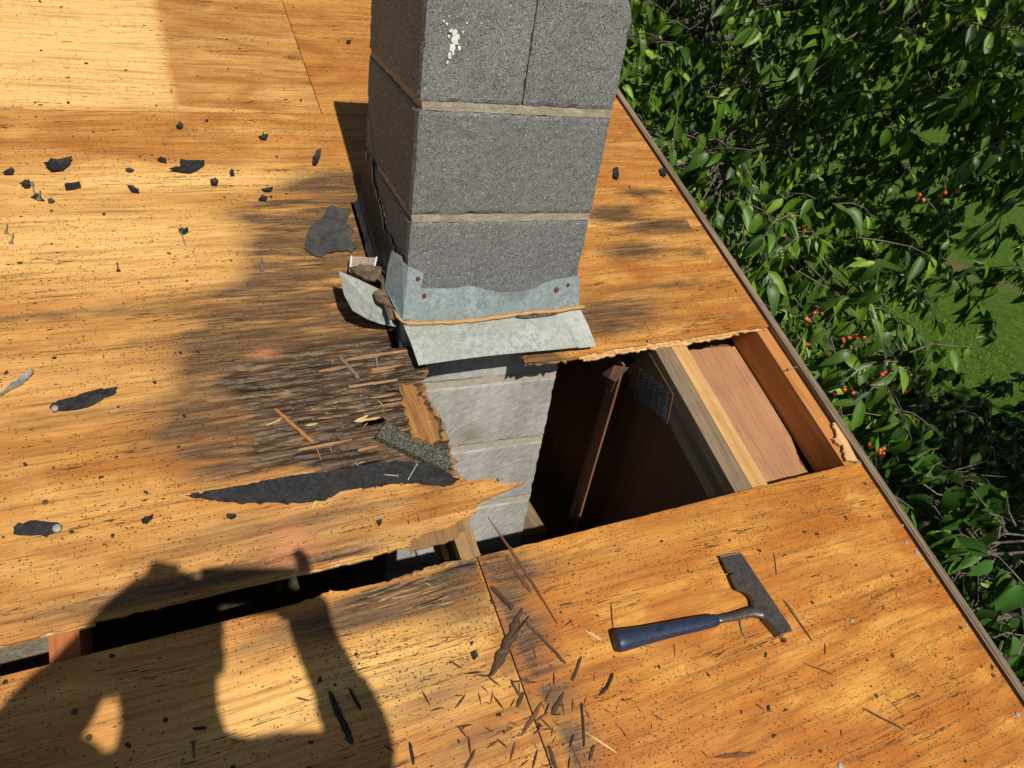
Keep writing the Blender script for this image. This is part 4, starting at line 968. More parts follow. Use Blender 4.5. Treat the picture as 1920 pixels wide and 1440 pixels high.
for m, lb, gr, areas in kinds:
    mm = []
    for V_, F_ in crumb_m:
        me = mesh('wood_crumb', V_, F_); me.materials.append(m); mm.append(me)
    for cx, cy, sx, sy, n in areas:
        for k in range(n):
            px, py = cr_.gauss(cx, sx), cr_.gauss(cy, sy)
            if not (0 < px < 1880 and py < 1438): continue
            p = at(px, py)
            if p.y > V1T and not pip(p, outline_c): continue
            if V1T - .004 < p.y < -.425 and p.x > -.05: continue
            o = bpy.data.objects.new('wood_crumb', cr_.choice(mm)); COL.objects.link(o)
            o.matrix_basis = DECK @ Matrix.Translation((p.x, p.y, .0012 + max(0, hf_c(p.x, p.y) if p.y > V1T else 0))) @ Matrix.Rotation(cr_.uniform(0, 6.28), 4, 'Z') @ Matrix.Scale(cr_.uniform(.45, 1.15) * (.6 if m is T_ else 1), 4)
            tag(o, lb, 'wood crumb', gr)

# loose nails
def nail(hx, hy, tx, ty, label, m=M_nail, h=.003, r=.0014, bend=0.0, hr=.0042, group='loose roofing nails'):
    a, b = at(hx, hy, h), at(tx, ty, h); A = Vector((0, 0, .0042)); d_ = b - a; L = d_.length
    P = [Vector((L * t, bend * L * math.sin(t * 3.14), .0042 - .003 * t)) for t in (0, .3, .6, .92, 1)]
    p1 = tube(P, [r, r, r, r * .9, r * .15], 6)
    hv, hf_ = tube([Vector((-.0008, 0, .0042)), Vector((.0006, 0, .0042))], hr, 10)
    V_, F_ = join([p1, (hv, hf_)])
    o = link('loose_nail', mesh('loose_nail', V_, F_), m, None, DECK @ Matrix.Translation((a.x, a.y, h - .003 + .0003)) @ Matrix.Rotation(math.atan2(d_.y, d_.x), 4, 'Z'))
    return tag(o, label, 'nail', group)
nail(781, 872, 765, 899, 'bright loose nail leaning across the felt strip beside the shingle offcut', h=.007)
nail(745, 893, 719, 889, 'bright loose nail lying level on the felt strip', h=.007)
nail(12, 437, 13, 418, 'grey nail at the far left edge, left one of a pair', M_nail)
nail(21, 456, 25, 436, 'grey nail at the far left edge, right one of a pair', M_nail)
nail(340, 437, 348, 460, 'grey nail under the star-shaped felt scrap', M_nail)
nail(60, 345, 64, 362, 'grey nail through the pierced felt bit at far left', M_nail, h=.006)
nail(73, 374, 75, 355, 'grey nail on the winged felt scrap', M_nail, h=.006)
nail(222, 508, 219, 490, 'dark nail standing out on the mid left sheet', M_nail_dark)
nail(492, 508, 490, 492, 'small pale nail on the lower rim of the water stain', M_nail)
nail(1388, 1160, 1401, 1199, 'bent grey nail beneath the hammer shank', M_nail, bend=-.12)
nail(1471, 1203, 1462, 1190, 'rusty nail head poking out under the hammer poll', M_nail_dark, h=.006)
nail(705, 672, 708, 690, 'small nail on the upper rotten patch', M_nail)
nail(1476, 694, 1497, 687, 'pale nail sticking out of the rake rafter', M_nail, h=.004)
nail(960, 1280, 985, 1275, 'rusty nail lying across the lower seam', M_nail_dark)
nail(1012, 1360, 1000, 1376, 'bent rusty nail on the seam near the bottom edge', M_nail_dark, bend=.2)
nail(362, 1392, 364, 1422, 'dark nail inside the shadow under the lit window', M_nail_dark)
nail(1148, 640, 1150, 640.5, 'x', M_nail) if False else None
nail(934, 900, 943, 897, 'short nail in a black blot at the splintered board tip', M_nail, h=.006)

# ------------------------------------------------------------------ hammer
Hm = empty('hammer', rp(*at(1340, 1163), 0)); tag(Hm, 'roofing hammer with blue rubber grip and worn steel head lying on the deck', 'hammer')
HZ = .0125
def hp(zx, zy, h=HZ):      # outline read off the enlarged hammer
    p = at(1100 + zx / 4, 1000 + zy / 4, h); return Vector((p.x, p.y))
head = [(1005, 168), (1152, 142), (1168, 160), (1200, 215), (1330, 425), (1430, 585), (1500, 700), (1518, 742), (1435, 765), (1400, 690), (1372, 652), (1330, 630), (1290, 612), (1258, 585), (1248, 560), (1246, 535), (1240, 510), (1230, 488), (1216, 468), (1196, 452), (1174, 441), (1150, 434), (1132, 427), (1117, 412), (1106, 395), (1092, 362), (1075, 318), (1104, 302), (1101, 299), (1064, 299), (1030, 232)]
P = [hp(*q) for q in reversed(head)]
xs = [p.x for p in P]; ys = [p.y for p in P]
inn = [p for p in grid(min(xs), max(xs), min(ys), max(ys), .007, .007) if pip(p, P) and min_edge(p, P, .004)]
def hfh(x, y):    # thin blade, swelling to the poll
    q0, q1 = hp(1080, 155), hp(1475, 750); t = (Vector((x, y)) - q0).dot(q1 - q0) / (q1 - q0).length_squared
    return -.0065 * max(0, 1 - t / .62) + .004 * max(0, (t - .72) / .28)
me = slab('head', P, .006, (), inn, hfh, HZ + .006)
md_ = link('hammer_head', me, M_steel, Hm, DECK); bv = md_.modifiers.new('b', 'BEVEL'); bv.width = .0012; bv.segments = 2; bv.limit_method = 'ANGLE'
# make the body of the head full depth
for v in me.vertices:
    q0, q1 = hp(1080, 155), hp(1475, 750); t = (Vector((v.co.x, v.co.y)) - q0).dot(q1 - q0) / (q1 - q0).length_squared
    top_z = HZ + .006 + hfh(v.co.x, v.co.y)
    if v.index >= len(me.vertices) // 2:
        v.co.z = (top_z - .004) * max(0, 1 - max(0, t - .4) / .3) + .0008 * min(1, max(0, t - .4) / .3) if t < .7 else .0008
# ground bright cutting edge and face
for q_e, nm_ in (([(1003, 168), (1150, 141), (1156, 151), (1009, 178)], 'blade_edge'),):
    Pe = [hp(*q, HZ + .001) for q in reversed(q_e)]; link(nm_, slab(nm_, Pe, .0015, top=HZ + .0004), M_steel_edge, Hm, DECK)
# poll: square block standing under the striking end
q = [hp(1325, 640), hp(1420, 590), hp(1518, 742), hp(1435, 768)]
pv = [(p.x, p.y, HZ + .0085) for p in q] + [(p.x, p.y, .0006) for p in q]
pm = mesh('poll', pv, [(3, 2, 1, 0), (4, 5, 6, 7), (0, 1, 5, 4), (1, 2, 6, 5), (2, 3, 7, 6), (3, 0, 4, 7)])
bm = bmesh.new(); bm.from_mesh(pm); bmesh.ops.recalc_face_normals(bm, faces=bm.faces[:]); bmesh.ops.bevel(bm, geom=bm.edges[:], offset=.0012, segments=2, affect='EDGES'); bm.to_mesh(pm); bm.free()
link('poll', pm, M_steel, Hm, DECK); pm.materials.append(M_steel_edge)
for p_ in pm.polygons:
    if p_.normal.y < -.75 or (p_.normal.y < -.4 and p_.normal.x > .2 and p_.normal.z < .5): p_.material_index = 1
# shank
def rail(ctr, wid, z, fl):
    V = []; F = []; n = len(ctr); seg = 14
    for i, c in enumerate(ctr):
        d_ = (ctr[min(i + 1, n - 1)] - ctr[max(i - 1, 0)]).normalized(); nn = Vector((-d_.y, d_.x))
        for k in range(seg):
            a = 2 * math.pi * k / seg; ca, sa = math.cos(a), math.sin(a)
            e = .8; ca = math.copysign(abs(ca) ** e, ca); sa = math.copysign(abs(sa) ** e, sa)
            p = c + nn * ca * wid[i]; V.append((p.x, p.y, z[i] + sa * wid[i] * fl[i]))
    for i in range(n - 1):
        for k in range(seg): F.append((i * seg + k, (i + 1) * seg + k, (i + 1) * seg + (k + 1) % seg, i * seg + (k + 1) % seg))
    F.append(tuple(range(seg))); F.append(tuple((n - 1) * seg + k for k in reversed(range(seg))))
    me = mesh('r', V, F); bm = bmesh.new(); bm.from_mesh(me); bmesh.ops.recalc_face_normals(bm, faces=bm.faces[:]); bm.to_mesh(me); bm.free(); return me
sc_ = [hp(930, 655), hp(1010, 645), hp(1100, 627), hp(1180, 605), hp(1240, 590), hp(1300, 590), hp(1340, 600)]
me = rail(sc_, [.0075, .0075, .0078, .0085, .010, .013, .016], [HZ + .001] * 7, [.75, .7, .65, .6, .55, .5, .45]); link('shank', me, M_steel, Hm, DECK, True)
gc = [hp(208, 812), hp(216, 811), hp(230, 809), hp(270, 803), hp(340, 789), hp(450, 765), hp(560, 739), hp(680, 713), hp(800, 688), hp(900, 667), hp(950, 657), hp(972, 652), hp(978, 651)]
gw = [.0150, .0182, .0194, .0192, .0178, .0160, .0149, .0141, .0135, .0126, .0117, .0106, .0080]
gzz = [HZ + .0020] * 13
me = rail(gc, gw, gzz, [.82] * 13); link('grip', me, M_grip, Hm, DECK, True)
bumps = []
for i in range(1, 12):
    t = i / 11.5
    for k, off in enumerate((-.62, -.05, .55)):
        if 1 <= i <= 7 and k == 1 and i < 6: continue
        ci = t * 8 + 3; i0 = min(10, int(ci)); c = gc[i0].lerp(gc[i0 + 1], ci - i0); gwi = gw[i0] + (gw[i0 + 1] - gw[i0]) * (ci - i0); d_ = (gc[8] - gc[4]).normalized(); nn = Vector((-d_.y, d_.x)); wv_ = .0165
        p = c + nn * off * gwi; z = HZ + .0020 + gwi * .82 * (1 - abs(off) ** 2.5) ** .4 - .0004
        o_ = d_ * .0036 + nn * .0014; q2 = nn * .0015
        bumps.append(([(p.x - o_.x, p.y - o_.y, z), (p.x + q2.x, p.y + q2.y, z + .0002), (p.x + o_.x, p.y + o_.y, z), (p.x - q2.x, p.y - q2.y, z - .0002), (p.x, p.y, z + .0022)], [(3, 2, 4), (2, 1, 4), (1, 0, 4), (0, 3, 4)]))
V_, F_ = join(bumps); bo_ = link('grip_dimples', mesh('grip_dimples', V_, F_), M_grip, Hm, DECK); bo_['kind'] = 'stuff'
fc = bpy.data.curves.new('grip_lettering', 'FONT'); fc.body = 'ESTWING'; fc.size = .0095; fc.extrude = .0007; fc.align_x = 'CENTER'; fc.align_y = 'CENTER'; fc.resolution_u = 3
fo = bpy.data.objects.new('tmp', fc); COL.objects.link(fo); bpy.context.view_layer.update()
lm = bpy.data.meshes.new_from_object(fo.evaluated_get(bpy.context.evaluated_depsgraph_get())); bpy.data.objects.remove(fo); lm.materials.clear()
lc = hp(490, 757); dv_ = (gc[8] - gc[4]); link('grip_lettering', lm, M_grip, Hm, DECK @ Matrix.Translation((lc.x, lc.y, HZ + .0152)) @ Matrix.Rotation(math.atan2(dv_.y, dv_.x), 4, 'Z'))

# ------------------------------------------------------------------ vegetation
def mat_leaf(name, dark, light, yel, rough=.38):
    s = NT(name); a = s.attr('tint').outputs['Fac']; n = s.noise(s.oc, 30, 2)
    col = s.ramp(a, [(0, dark), (.65, light), (1, yel)]); col = s.mix(s.rng(n, .3, .7, 0, .3), col, dark)
    s.done(col, rough, .4)
    tr_ = s.n.new('ShaderNodeBsdfTranslucent'); s.put(tr_.inputs[0], s.mix(.5, col, (.26, .40, .02)))
    mx = s.n.new('ShaderNodeMixShader'); mx.inputs[0].default_value = .16
    s.l.new(s.b.outputs[0], mx.inputs[1]); s.l.new(tr_.outputs[0], mx.inputs[2]); s.l.new(mx.outputs[0], s.out.inputs[0])
    return s.m
M_leaf = mat_leaf('cherry leaf', (.014, .046, .006), (.105, .225, .018), (.29, .42, .042), .46)
M_leaf2 = mat_leaf('shrub leaf', (.018, .06, .010), (.07, .18, .025), (.18, .35, .035), .34)
M_bark = simple('grey bark', (.05, .042, .036), (.17, .15, .13), 40, .9, .2, 0, 1, .006)
M_twig = simple('pale twig', (.06, .05, .04), (.2, .17, .145), 60, .9, .2)
M_leaf_shade = mat_leaf('shade-toned shrub leaf', (.010, .032, .006), (.035, .085, .012), (.07, .14, .02), .45)  # shade is mixed into this darker copy of the shrub green
def mat_cherry():
    s = NT('ripening cherry'); i = s.n.new('ShaderNodeObjectInfo'); return s.done(s.ramp(i.outputs['Random'], [(0, (.42, .02, .012)), (.6, (.5, .07, .02)), (1, (.5, .22, .05))]), .25, .5)
M_cherry = mat_cherry()

def leaf_base(wd, droop, fold, wave=0.0, n=6):
    """unit-length leaf along +x, upper side +z"""
    V = []; F = []
    for i in range(n + 1):
        t = i / n; hw = wd * (math.sin(math.pi * t ** .8) ** .85) * (1 - .25 * t) if 0 < t < 1 else 0.0
        z = -droop * t * t; wv_ = wave * math.sin(t * 9)
        V += [(t, hw, z + fold * hw + wv_), (t, 0, z), (t, -hw, z + fold * hw - wv_)]
    for i in range(n):
        a, b = i * 3, (i + 1) * 3
        F += [(a, a + 1, b + 1, b), (a + 1, a + 2, b + 2, b + 1)]
    return np.array(V), F
LV = [leaf_base(.21, .25, .45), leaf_base(.24, .45, .3, .03), leaf_base(.19, .10, .6), leaf_base(.23, .7, .35, .02), leaf_base(.20, -.15, .5, .03), leaf_base(.26, .35, .8, .02)]
def leaf_matrix(p, d_, up, L):
    x = d_.normalized(); y = up.cross(x)
    if y.length < 1e-3: y = Vector((1, 0, 0)).cross(x)
    y.normalize(); z = x.cross(y)
    return Matrix(((x.x * L, y.x * L, z.x * L, p.x), (x.y * L, y.y * L, z.y * L, p.y), (x.z * L, y.z * L, z.z * L, p.z), (0, 0, 0, 1)))
def in_frame(p, m=40):
    q = p - CAM_P; z = q.dot(fwd)
    if z < .1: return False
    x, y = 960 + FPX * q.dot(right) / z, 720 + FPX * q.dot(down) / z
    if not (-m < x < 1920 + m and -m < y < 1440 + m): return False
    return True
def seen(p):
    """in the picture and not hidden behind the roof or chimney"""
    if not in_frame(p): return False
    q = p - CAM_P
    t = (P0 - CAM_P).dot(NV) / q.dot(NV) if abs(q.dot(NV)) > 1e-9 else -1
    if 0 < t < 1 and (CAM_P + q * t).x < 1.0: return False
    return True
def flush_leaves(root, leaves, m, variants):
    """leaves: (matrix, variant, tint). The 300 that show largest become parts, the rest one part."""
    sc_l = []
    for i, (M, v, t) in enumerate(leaves):
        p = M.translation; L = M.to_scale().x
        sc_l.append(((L / (p - CAM_P).length) if seen(p) else 0.0, i))
    sc_l.sort(reverse=True); near = set(i for s_, i in sc_l[:300] if s_ > 0)
    cache = {}
    V = []; F = []; T = []; nb = 0
    for i, (M, v, t) in enumerate(leaves):
        vb, fb = variants[v]
        if i in near:
            k = (v, round(t * 4))
            if k not in cache:
                me = mesh('leaf', vb, fb); a_ = me.attributes.new('tint', 'FLOAT', 'POINT'); a_.data.foreach_set('value', [k[1] / 4] * len(vb)); me.materials.append(m)
                for p_ in me.polygons: p_.use_smooth = True
                cache[k] = me
            o = bpy.data.objects.new('leaf', cache[k]); COL.objects.link(o); place(o, root, M)
        else:
            A = np.array(M); W = vb @ A[:3, :3].T + A[:3, 3]; V.append(W); F += [tuple(j + nb for j in f) for f in fb]; T += [t] * len(vb); nb += len(vb)
    if V:
        V = np.concatenate(V); me = bpy.data.meshes.new('foliage'); 
        me.vertices.add(len(V)); me.vertices.foreach_set('co', V.astype(np.float32).ravel())
        Fa = np.array(F, dtype=np.int32); me.loops.add(Fa.size); me.loops.foreach_set('vertex_index', Fa.ravel())
        me.polygons.add(len(Fa)); me.polygons.foreach_set('loop_start', np.arange(0, Fa.size, 4, dtype=np.int32)); me.polygons.foreach_set('loop_total', np.full(len(Fa), 4, dtype=np.int32))
        me.polygons.foreach_set('use_smooth', np.ones(len(Fa), dtype=bool)); me.update(calc_edges=True)
        a_ = me.attributes.new('tint', 'FLOAT', 'POINT'); a_.data.foreach_set('value', np.array(T, dtype=np.float32)); me.materials.append(m)
        o = bpy.data.objects.new('foliage', me); COL.objects.link(o); place(o, root, Matrix.Identity(4)); o['kind'] = 'stuff'

def curve(a, b, sag, n=6, jit=.04, r_=rnd):
    P = []
    for i in range(n + 1):
        t = i / n; p = a.lerp(b, t); p.z += sag * math.sin(t * math.pi)
        if 0 < i < n: p += Vector((r_.uniform(-1, 1), r_.uniform(-1, 1), r_.uniform(-1, 1))) * jit
        P.append(p)
    return P

def build_tree(name, label, base, top, rad, limbs, clusters, seed, variants, m, leaf_len, per, cherries=0, twig_len=(.12, .3), trunk_r=.13):
    r_ = random.Random(seed)
    root = empty(name, base); tag(root, label, 'tree' if 'tree' in name else 'shrub')
    tk = curve(base - Vector((0, 0, .1)), top, 0, 8, .05, r_)
    V_, F_ = tube(tk, [trunk_r * (1 - .6 * i / 8) for i in range(9)], 10); link('trunk', mesh('trunk', V_, F_), M_bark, root, Matrix.Identity(4), True)
    nodes = list(tk[2:])
    for k in range(limbs[0]):
        a = r_.choice(tk[2:]); e = limbs[1](r_); P = curve(a, e, .15, 7, .07, r_)
        V_, F_ = tube(P, [trunk_r * .42 * (1 - .8 * i / 7) for i in range(8)], 7); link('branch', mesh('branch', V_, F_), M_bark, root, Matrix.Identity(4), True)
        nodes += P[2:]
    leaves = []; tw = []; spots_ = []
    for c, dens in clusters(r_):
        nd = min(nodes, key=lambda q: (q - c).length_squared)
        if (nd - c).length < .5 or r_.random() < .05: tw.append(tube(curve(nd, c, .05, 6, .035, r_), [.007, .006, .005, .0045, .004, .003, .002], 4))
        out = Vector((r_.gauss(0, 1), r_.gauss(0, 1), r_.gauss(-.15, .5))).normalized()
        L = r_.uniform(*twig_len); e = c + out * L; e.z -= .05; P = curve(c, e, .02, 3, .008, r_); tw.append(tube(P, [.003, .0026, .002, .0012], 4)); spots_.append(e)
        n_ = int(per * dens)
        for k in range(n_):
            t = (k + .6) / n_; p = c.lerp(e, t); side = Vector((r_.gauss(0, 1), r_.gauss(0, 1), 0)).normalized()
            d_ = (out * .4 + side * .62 + Vector((0, 0, r_.uniform(-1.5, -.2)))).normalized()
            up = (-SUN + Vector((r_.gauss(0, .38), r_.gauss(0, .38), r_.gauss(0, .3)))).normalized()
            young = r_.random() < .16
            tint = min(1, max(0, r_.gauss(.40, .24))) if not young else r_.uniform(.75, 1)
            leaves.append((leaf_matrix(p, d_, up, leaf_len * (r_.uniform(.7, 1.15) if not young else r_.uniform(.4, .8))), r_.randrange(len(variants)), tint))
    V_, F_ = join(tw); o = link('twigs', mesh('twigs', V_, F_), M_twig, root, Matrix.Identity(4)); o['kind'] = 'stuff'
    flush_leaves(root, leaves, m, variants)
    if cherries:
        bm = bmesh.new(); bmesh.ops.create_icosphere(bm, subdivisions=2, radius=.0085); cm = bpy.data.meshes.new('cherry'); bm.to_mesh(cm); bm.free(); cm.materials.append(M_cherry)
        for p_ in cm.polygons: p_.use_smooth = True
        vis = [e for e in spots_ if seen(e)]; vis.sort(key=lambda e: (e - CAM_P).length); r_.shuffle(vis[:60]); n_ = 0
        stems = []
        for e in vis[:max(60, cherries)]:
            if r_.random() > .36: continue
            big = r_.random() < .2
            for k in range(r_.randint(3, 6) if not big else 16):
                h_ = e + Vector((r_.gauss(0, .028), r_.gauss(0, .028), r_.uniform(-.09, -.03)))
                ob = bpy.data.objects.new('cherry', cm); COL.objects.link(ob); place(ob, root, Matrix.Translation(h_)); stems.append(tube([e, h_ + Vector((0, 0, .008))], .0009, 3)); n_ += 1
                if n_ >= cherries: break
            if n_ >= cherries: break
        V_, F_ = join(stems); o = link('fruit_stems', mesh('fruit_stems', V_, F_), M_twig, root, Matrix.Identity(4)); o['kind'] = 'stuff'
    return root

TB = Vector((3.1, 4.0, GZ))
def limb_end(r_):
    a = r_.uniform(0, 6.28); d_ = r_.uniform(.8, 2.2); return Vector((TB.x + .1 + d_ * math.cos(a), TB.y - .2 + 1.3 * d_ * math.sin(a), r_.uniform(-1.2, 1.7)))
def cherry_clusters(r_):
    out = []
    while len(out) < 3000:                     # the crown
        p = Vector((r_.uniform(1.15, 6.0), r_.uniform(.3, 8.2), r_.uniform(-2.2, 2.3)))
        q = Vector(((p.x - 3.4) / 2.4, (p.y - 4.2) / 3.7, (p.z - .1) / 2.2)); l = q.length
        if l > 1 + .2 * noise.noise(p * 1.3): continue
        if l < .5 and r_.random() < .75: continue
        if noise.noise(p * 1.1 + Vector((4, 2, 1))) < -.22: continue
        out.append((p, r_.uniform(.7, 1.3)))
    while len(out) < 3000 + 420:               # drooping outer branches along the roof edge
        p = Vector((r_.uniform(1.25, 2.1), r_.uniform(-.1, 2.6), r_.uniform(-1.5, .75)))
        if p.z > .1 + .28 * p.y - .35 * abs(p.x - 1.7) + .25 * noise.noise(p * 2): continue
        if noise.noise(p * 1.7 + Vector((1, 7, 3))) < -.05: continue
        out.append((p, r_.uniform(.6, 1.1)))
    while len(out) < 3000 + 420 + 380:         # reaching out over the lawn on the right
        p = Vector((r_.uniform(2.2, 4.6), r_.uniform(.0, 1.9), r_.uniform(-.4, 1.2)))
        if p.z < .55 - .22 * (p.x - 1.6) + .3 * noise.noise(p * 1.5): continue
        out.append((p, r_.uniform(.7, 1.2)))
    n0 = len(out)
    while len(out) < n0 + 560:                 # unseen crown added above the frame to shade the leaves below
        p = Vector((r_.uniform(2.2, 6.0), r_.uniform(-1.4, 2.2), r_.uniform(1.9, 3.6)))
        if noise.noise(p * .9 + Vector((2, 2, 8))) < -.10: continue
        out.append((p, 1.0))
    return out
build_tree('cherry_tree', 'leafy cherry tree with red and orange fruit clusters beside the roof edge', TB, Vector((2.9, 3.7, 1.0)), 2, (14, limb_end), cherry_clusters, 41, LV, M_leaf, .102, 13, 90)
SBs = Vector((2.2, -.6, GZ))
def shrub_clusters(r_):
    out = []
    while len(out) < 330:
        p = Vector((r_.uniform(1.2, 3.2), r_.uniform(-1.9, .5), r_.uniform(-2.3, -.3)))
        q = Vector(((p.x - 2.15) / .9, (p.y + .75) / .95, (p.z + 1.35) / .85))
        if q.length > 1 + .2 * noise.noise(p * 2) or (q.length < .6 and r_.random() < .7): continue
        out.append((p, 1.0))
    return out
LV2 = [leaf_base(.30, .2, .3), leaf_base(.33, .35, .2, .03), leaf_base(.28, .5, .4, .02)]
build_tree('shrub', 'broad-leaved glossy shrub below the roof edge at lower right', SBs, Vector((2.15, -.7, -1.3)), 1, (7, lambda r_: Vector((2.15 + r_.uniform(-.6, .6), -.7 + r_.uniform(-.6, .6), r_.uniform(-1.9, -.9)))), shrub_clusters, 43, LV2, M_leaf2, .115, 9, 0, (.08, .2), .04)
def under_clusters(r_):  # low dark foliage added to cover shaded lawn that was too bright
    out = []
    while len(out) < 560:
        p = Vector((r_.uniform(1.5, 6.8), r_.uniform(-1, 2.6), r_.uniform(-3.05, -1.4)))
        q = Vector(((p.x - 4.5) / 2.1, (p.y - 1.0) / 1.3, (p.z + 2.6) / 1.1))
        if q.length > 1 + .25 * noise.noise(p * 1.5) or (q.length < .6 and r_.random() < .7): continue
        out.append((p, 1.0))
    return out
build_tree('undergrowth_shrub', 'shrub added to deepen the shade on the lawn under the trees, beyond the roof edge', Vector((4.5, 1.0, GZ)), Vector((4.5, 1.0, -2.1)), 1, (7, lambda r_: Vector((4.5 + r_.uniform(-1.3, 1.3), 1.0 + r_.uniform(-.8, .8), r_.uniform(-2.7, -1.9)))), under_clusters, 53, LV2, M_leaf_shade, .12, 9, 0, (.08, .2), .04)
def shade_clusters(r_):
    out = []
    while len(out) < 1000:
        p = Vector((r_.uniform(2.9, 8.2), r_.uniform(-4.4, .2), r_.uniform(-1.6, 3.2)))
        q = Vector(((p.x - 5.5) / 2.5, (p.y + 2.1) / 1.9, (p.z - .8) / 2.2)); l = q.length
        if l > 1 + .2 * noise.noise(p) or (l < .5 and r_.random() < .7): continue
        out.append((p, 1.0))
    return out
build_tree('shade_tree', 'dense tree off to the right whose shade darkens the lawn', Vector((5.5, -2.1, GZ)), Vector((5.5, -2.1, 1.2)), 2, (8, lambda r_: Vector((5.5 + r_.uniform(-1.5, 1.5), -2.1 + r_.uniform(-1.5, 1.5), r_.uniform(0, 2)))), shade_clusters, 47, LV, M_leaf, .16, 9)  # stands out of frame, added to shade the lawn and undergrowth
# grass
gr = random.Random(8); GV = []; GF = []
for i in range(26000):
    x, y = gr.uniform(2.2, 9), gr.uniform(-1, 7); L = gr.uniform(.03, .075); a = gr.uniform(0, 6.28); dx, dy = math.cos(a) * .004, math.sin(a) * .004; lx, ly = gr.gauss(0, .02), gr.gauss(0, .02); b = len(GV)
    GV += [(x - dx, y - dy, GZ), (x + dx, y + dy, GZ), (x + lx, y + ly, GZ + L)]; GF.append((b, b + 1, b + 2))
M_grass = simple('grass blades', (.07, .17, .015), (.17, .32, .035), 3, .6, .3)
o = link('grass', mesh('grass', GV, GF), M_grass); o['kind'] = 'stuff'

# ------------------------------------------------------------------ the photographer, standing on the roof behind the camera, and the phone
def S(px, py, t):
    p = at(px, py); return rp(p.x, p.y) - SUN * t
def skin(name, verts, edges, radii, m, parent, root=0, sub=2):
    me = bpy.data.meshes.new(name); me.from_pydata([tuple(v) for v in verts], edges, []); me.update()
    o = bpy.data.objects.new(name, me); COL.objects.link(o); me.materials.append(m); place(o, parent, Matrix.Identity(4))
    sv = me.skin_vertices.new() if hasattr(me.skin_vertices, 'new') else None
    md = o.modifiers.new('skin', 'SKIN'); md.use_smooth_shade = True
    if not me.skin_vertices:
        bm = bmesh.new(); bm.from_mesh(me); bm.verts.layers.skin.verify(); bm.to_mesh(me); bm.free()
    d_ = me.skin_vertices[0].data
    roots = root if isinstance(root, (list, tuple)) else [root]
    for i, r_ in enumerate(radii):
        d_[i].radius = (r_, r_) if not isinstance(r_, tuple) else r_; d_[i].use_root = i in roots
    sb = o.modifiers.new('sub', 'SUBSURF'); sb.levels = sub; sb.render_levels = sub
    return o
M_skin = simple('skin', (.45, .26, .18), (.55, .33, .24), 20, .55, .4)
M_shirt = simple('grey work shirt', (.10, .11, .13), (.16, .17, .19), 50, .9, .1)
M_trous = simple('blue work trousers', (.03, .04, .07), (.06, .075, .11), 50, .9, .1)
M_boot = simple('brown boots', (.06, .035, .02), (.1, .06, .035), 50, .7, .2)
M_hair = simple('dark hair', (.015, .010, .007), (.04, .028, .02), 120, .6, .3)
head_c = S(312, 1238, 1.60); neck = S(318, 1425, 1.56); chest = neck + Vector((.0, -.06, -.26)); pelvis = neck + Vector((0, -.10, -.60))
def foot(dx, dy):
    x, y = pelvis.x + dx, pelvis.y + dy; return Vector((x, y, zdeck(y, 0)))
fl_, fr_ = foot(-.15, .10), foot(.16, .02)
person = empty('person', (fl_ + fr_) / 2); tag(person, 'person in grey shirt standing on the roof holding a phone in both hands', 'person')
shl, shr = S(165, 1515, 1.60), S(500, 1475, 1.60)
ell, elr = S(5, 1440, 1.50), S(706, 1440, 1.50)
wrl, wrr = S(228, 1175, 1.385), S(578, 1170, 1.385)
hal, har = S(288, 1100, 1.378), S(577, 1112, 1.378)
hd = (head_c - neck)
V_ = [pelvis, chest, neck, neck.lerp(head_c, .45), head_c, head_c + hd.normalized() * .075,
      shl, ell, wrl, hal, shr, elr, wrr, har,
      pelvis + Vector((-.085, 0, -.15)), pelvis.lerp(fl_, .5) + Vector((-.07, .07, .02)), fl_ + Vector((0, -.04, .09)), fl_ + Vector((0, .12, .03)),
      pelvis + Vector((.085, 0, -.15)), pelvis.lerp(fr_, .5) + Vector((.07, .07, .02)), fr_ + Vector((0, -.04, .09)), fr_ + Vector((0, .12, .03))]
E_ = [(0, 1), (1, 2), (2, 3), (3, 4), (4, 5), (2, 6), (6, 7), (7, 8), (8, 9), (2, 10), (10, 11), (11, 12), (12, 13), (0, 14), (14, 15), (15, 16), (16, 17), (0, 18), (18, 19), (19, 20), (20, 21)]
Rr = [.13, .14, .06, .052, .088, .07, .055, .060, .045, .04, .055, .046, .035, .04, .085, .058, .04, .03, .085, .058, .04, .03]
nv = len(V_)
roots = [0]
# five fingers on each hand, closing on the ends of the phone
pr_ = right; pd_ = down
for hnd, sgn in ((hal, 1), (har, -1)):
    for k, ln in enumerate((.062, .07, .066, .052)):
        b = hnd + pd_ * (-.034 + .021 * k) - fwd * .004; b0 = len(V_)
        mid = b + pr_ * sgn * ln * .45 - fwd * (.02) ; tipf = b + pr_ * sgn * ln * .8 - fwd * .018
        if sgn < 0 and k == 0: mid = b - pd_ * .03 - fwd * .012; tipf = b - pd_ * .044 - pr_ * .012 - fwd * .012
        V_ += [hnd - fwd * .012, b, mid, tipf]; E_ += [(b0, b0 + 1), (b0 + 1, b0 + 2), (b0 + 2, b0 + 3)]; Rr += [.010, .0105, .0095, .0085] if not (sgn < 0 and k == 0) else [.014, .014, .0125, .0105]; roots.append(b0)
    b0 = len(V_); b = hnd + pd_ * .03 - fwd * .03; b = hnd + pd_ * (.03 if sgn < 0 else .012) - fwd * .03; V_ += [hnd + pd_ * .008 - fwd * .02, b, b + pr_ * sgn * .032 - pd_ * .01, b + pr_ * sgn * .05 - pd_ * .016]; E_ += [(b0, b0 + 1), (b0 + 1, b0 + 2), (b0 + 2, b0 + 3)]; Rr += [.011, .011, .0095, .0085]; roots.append(b0)
skin('body', V_, E_, Rr, M_skin, person, roots)
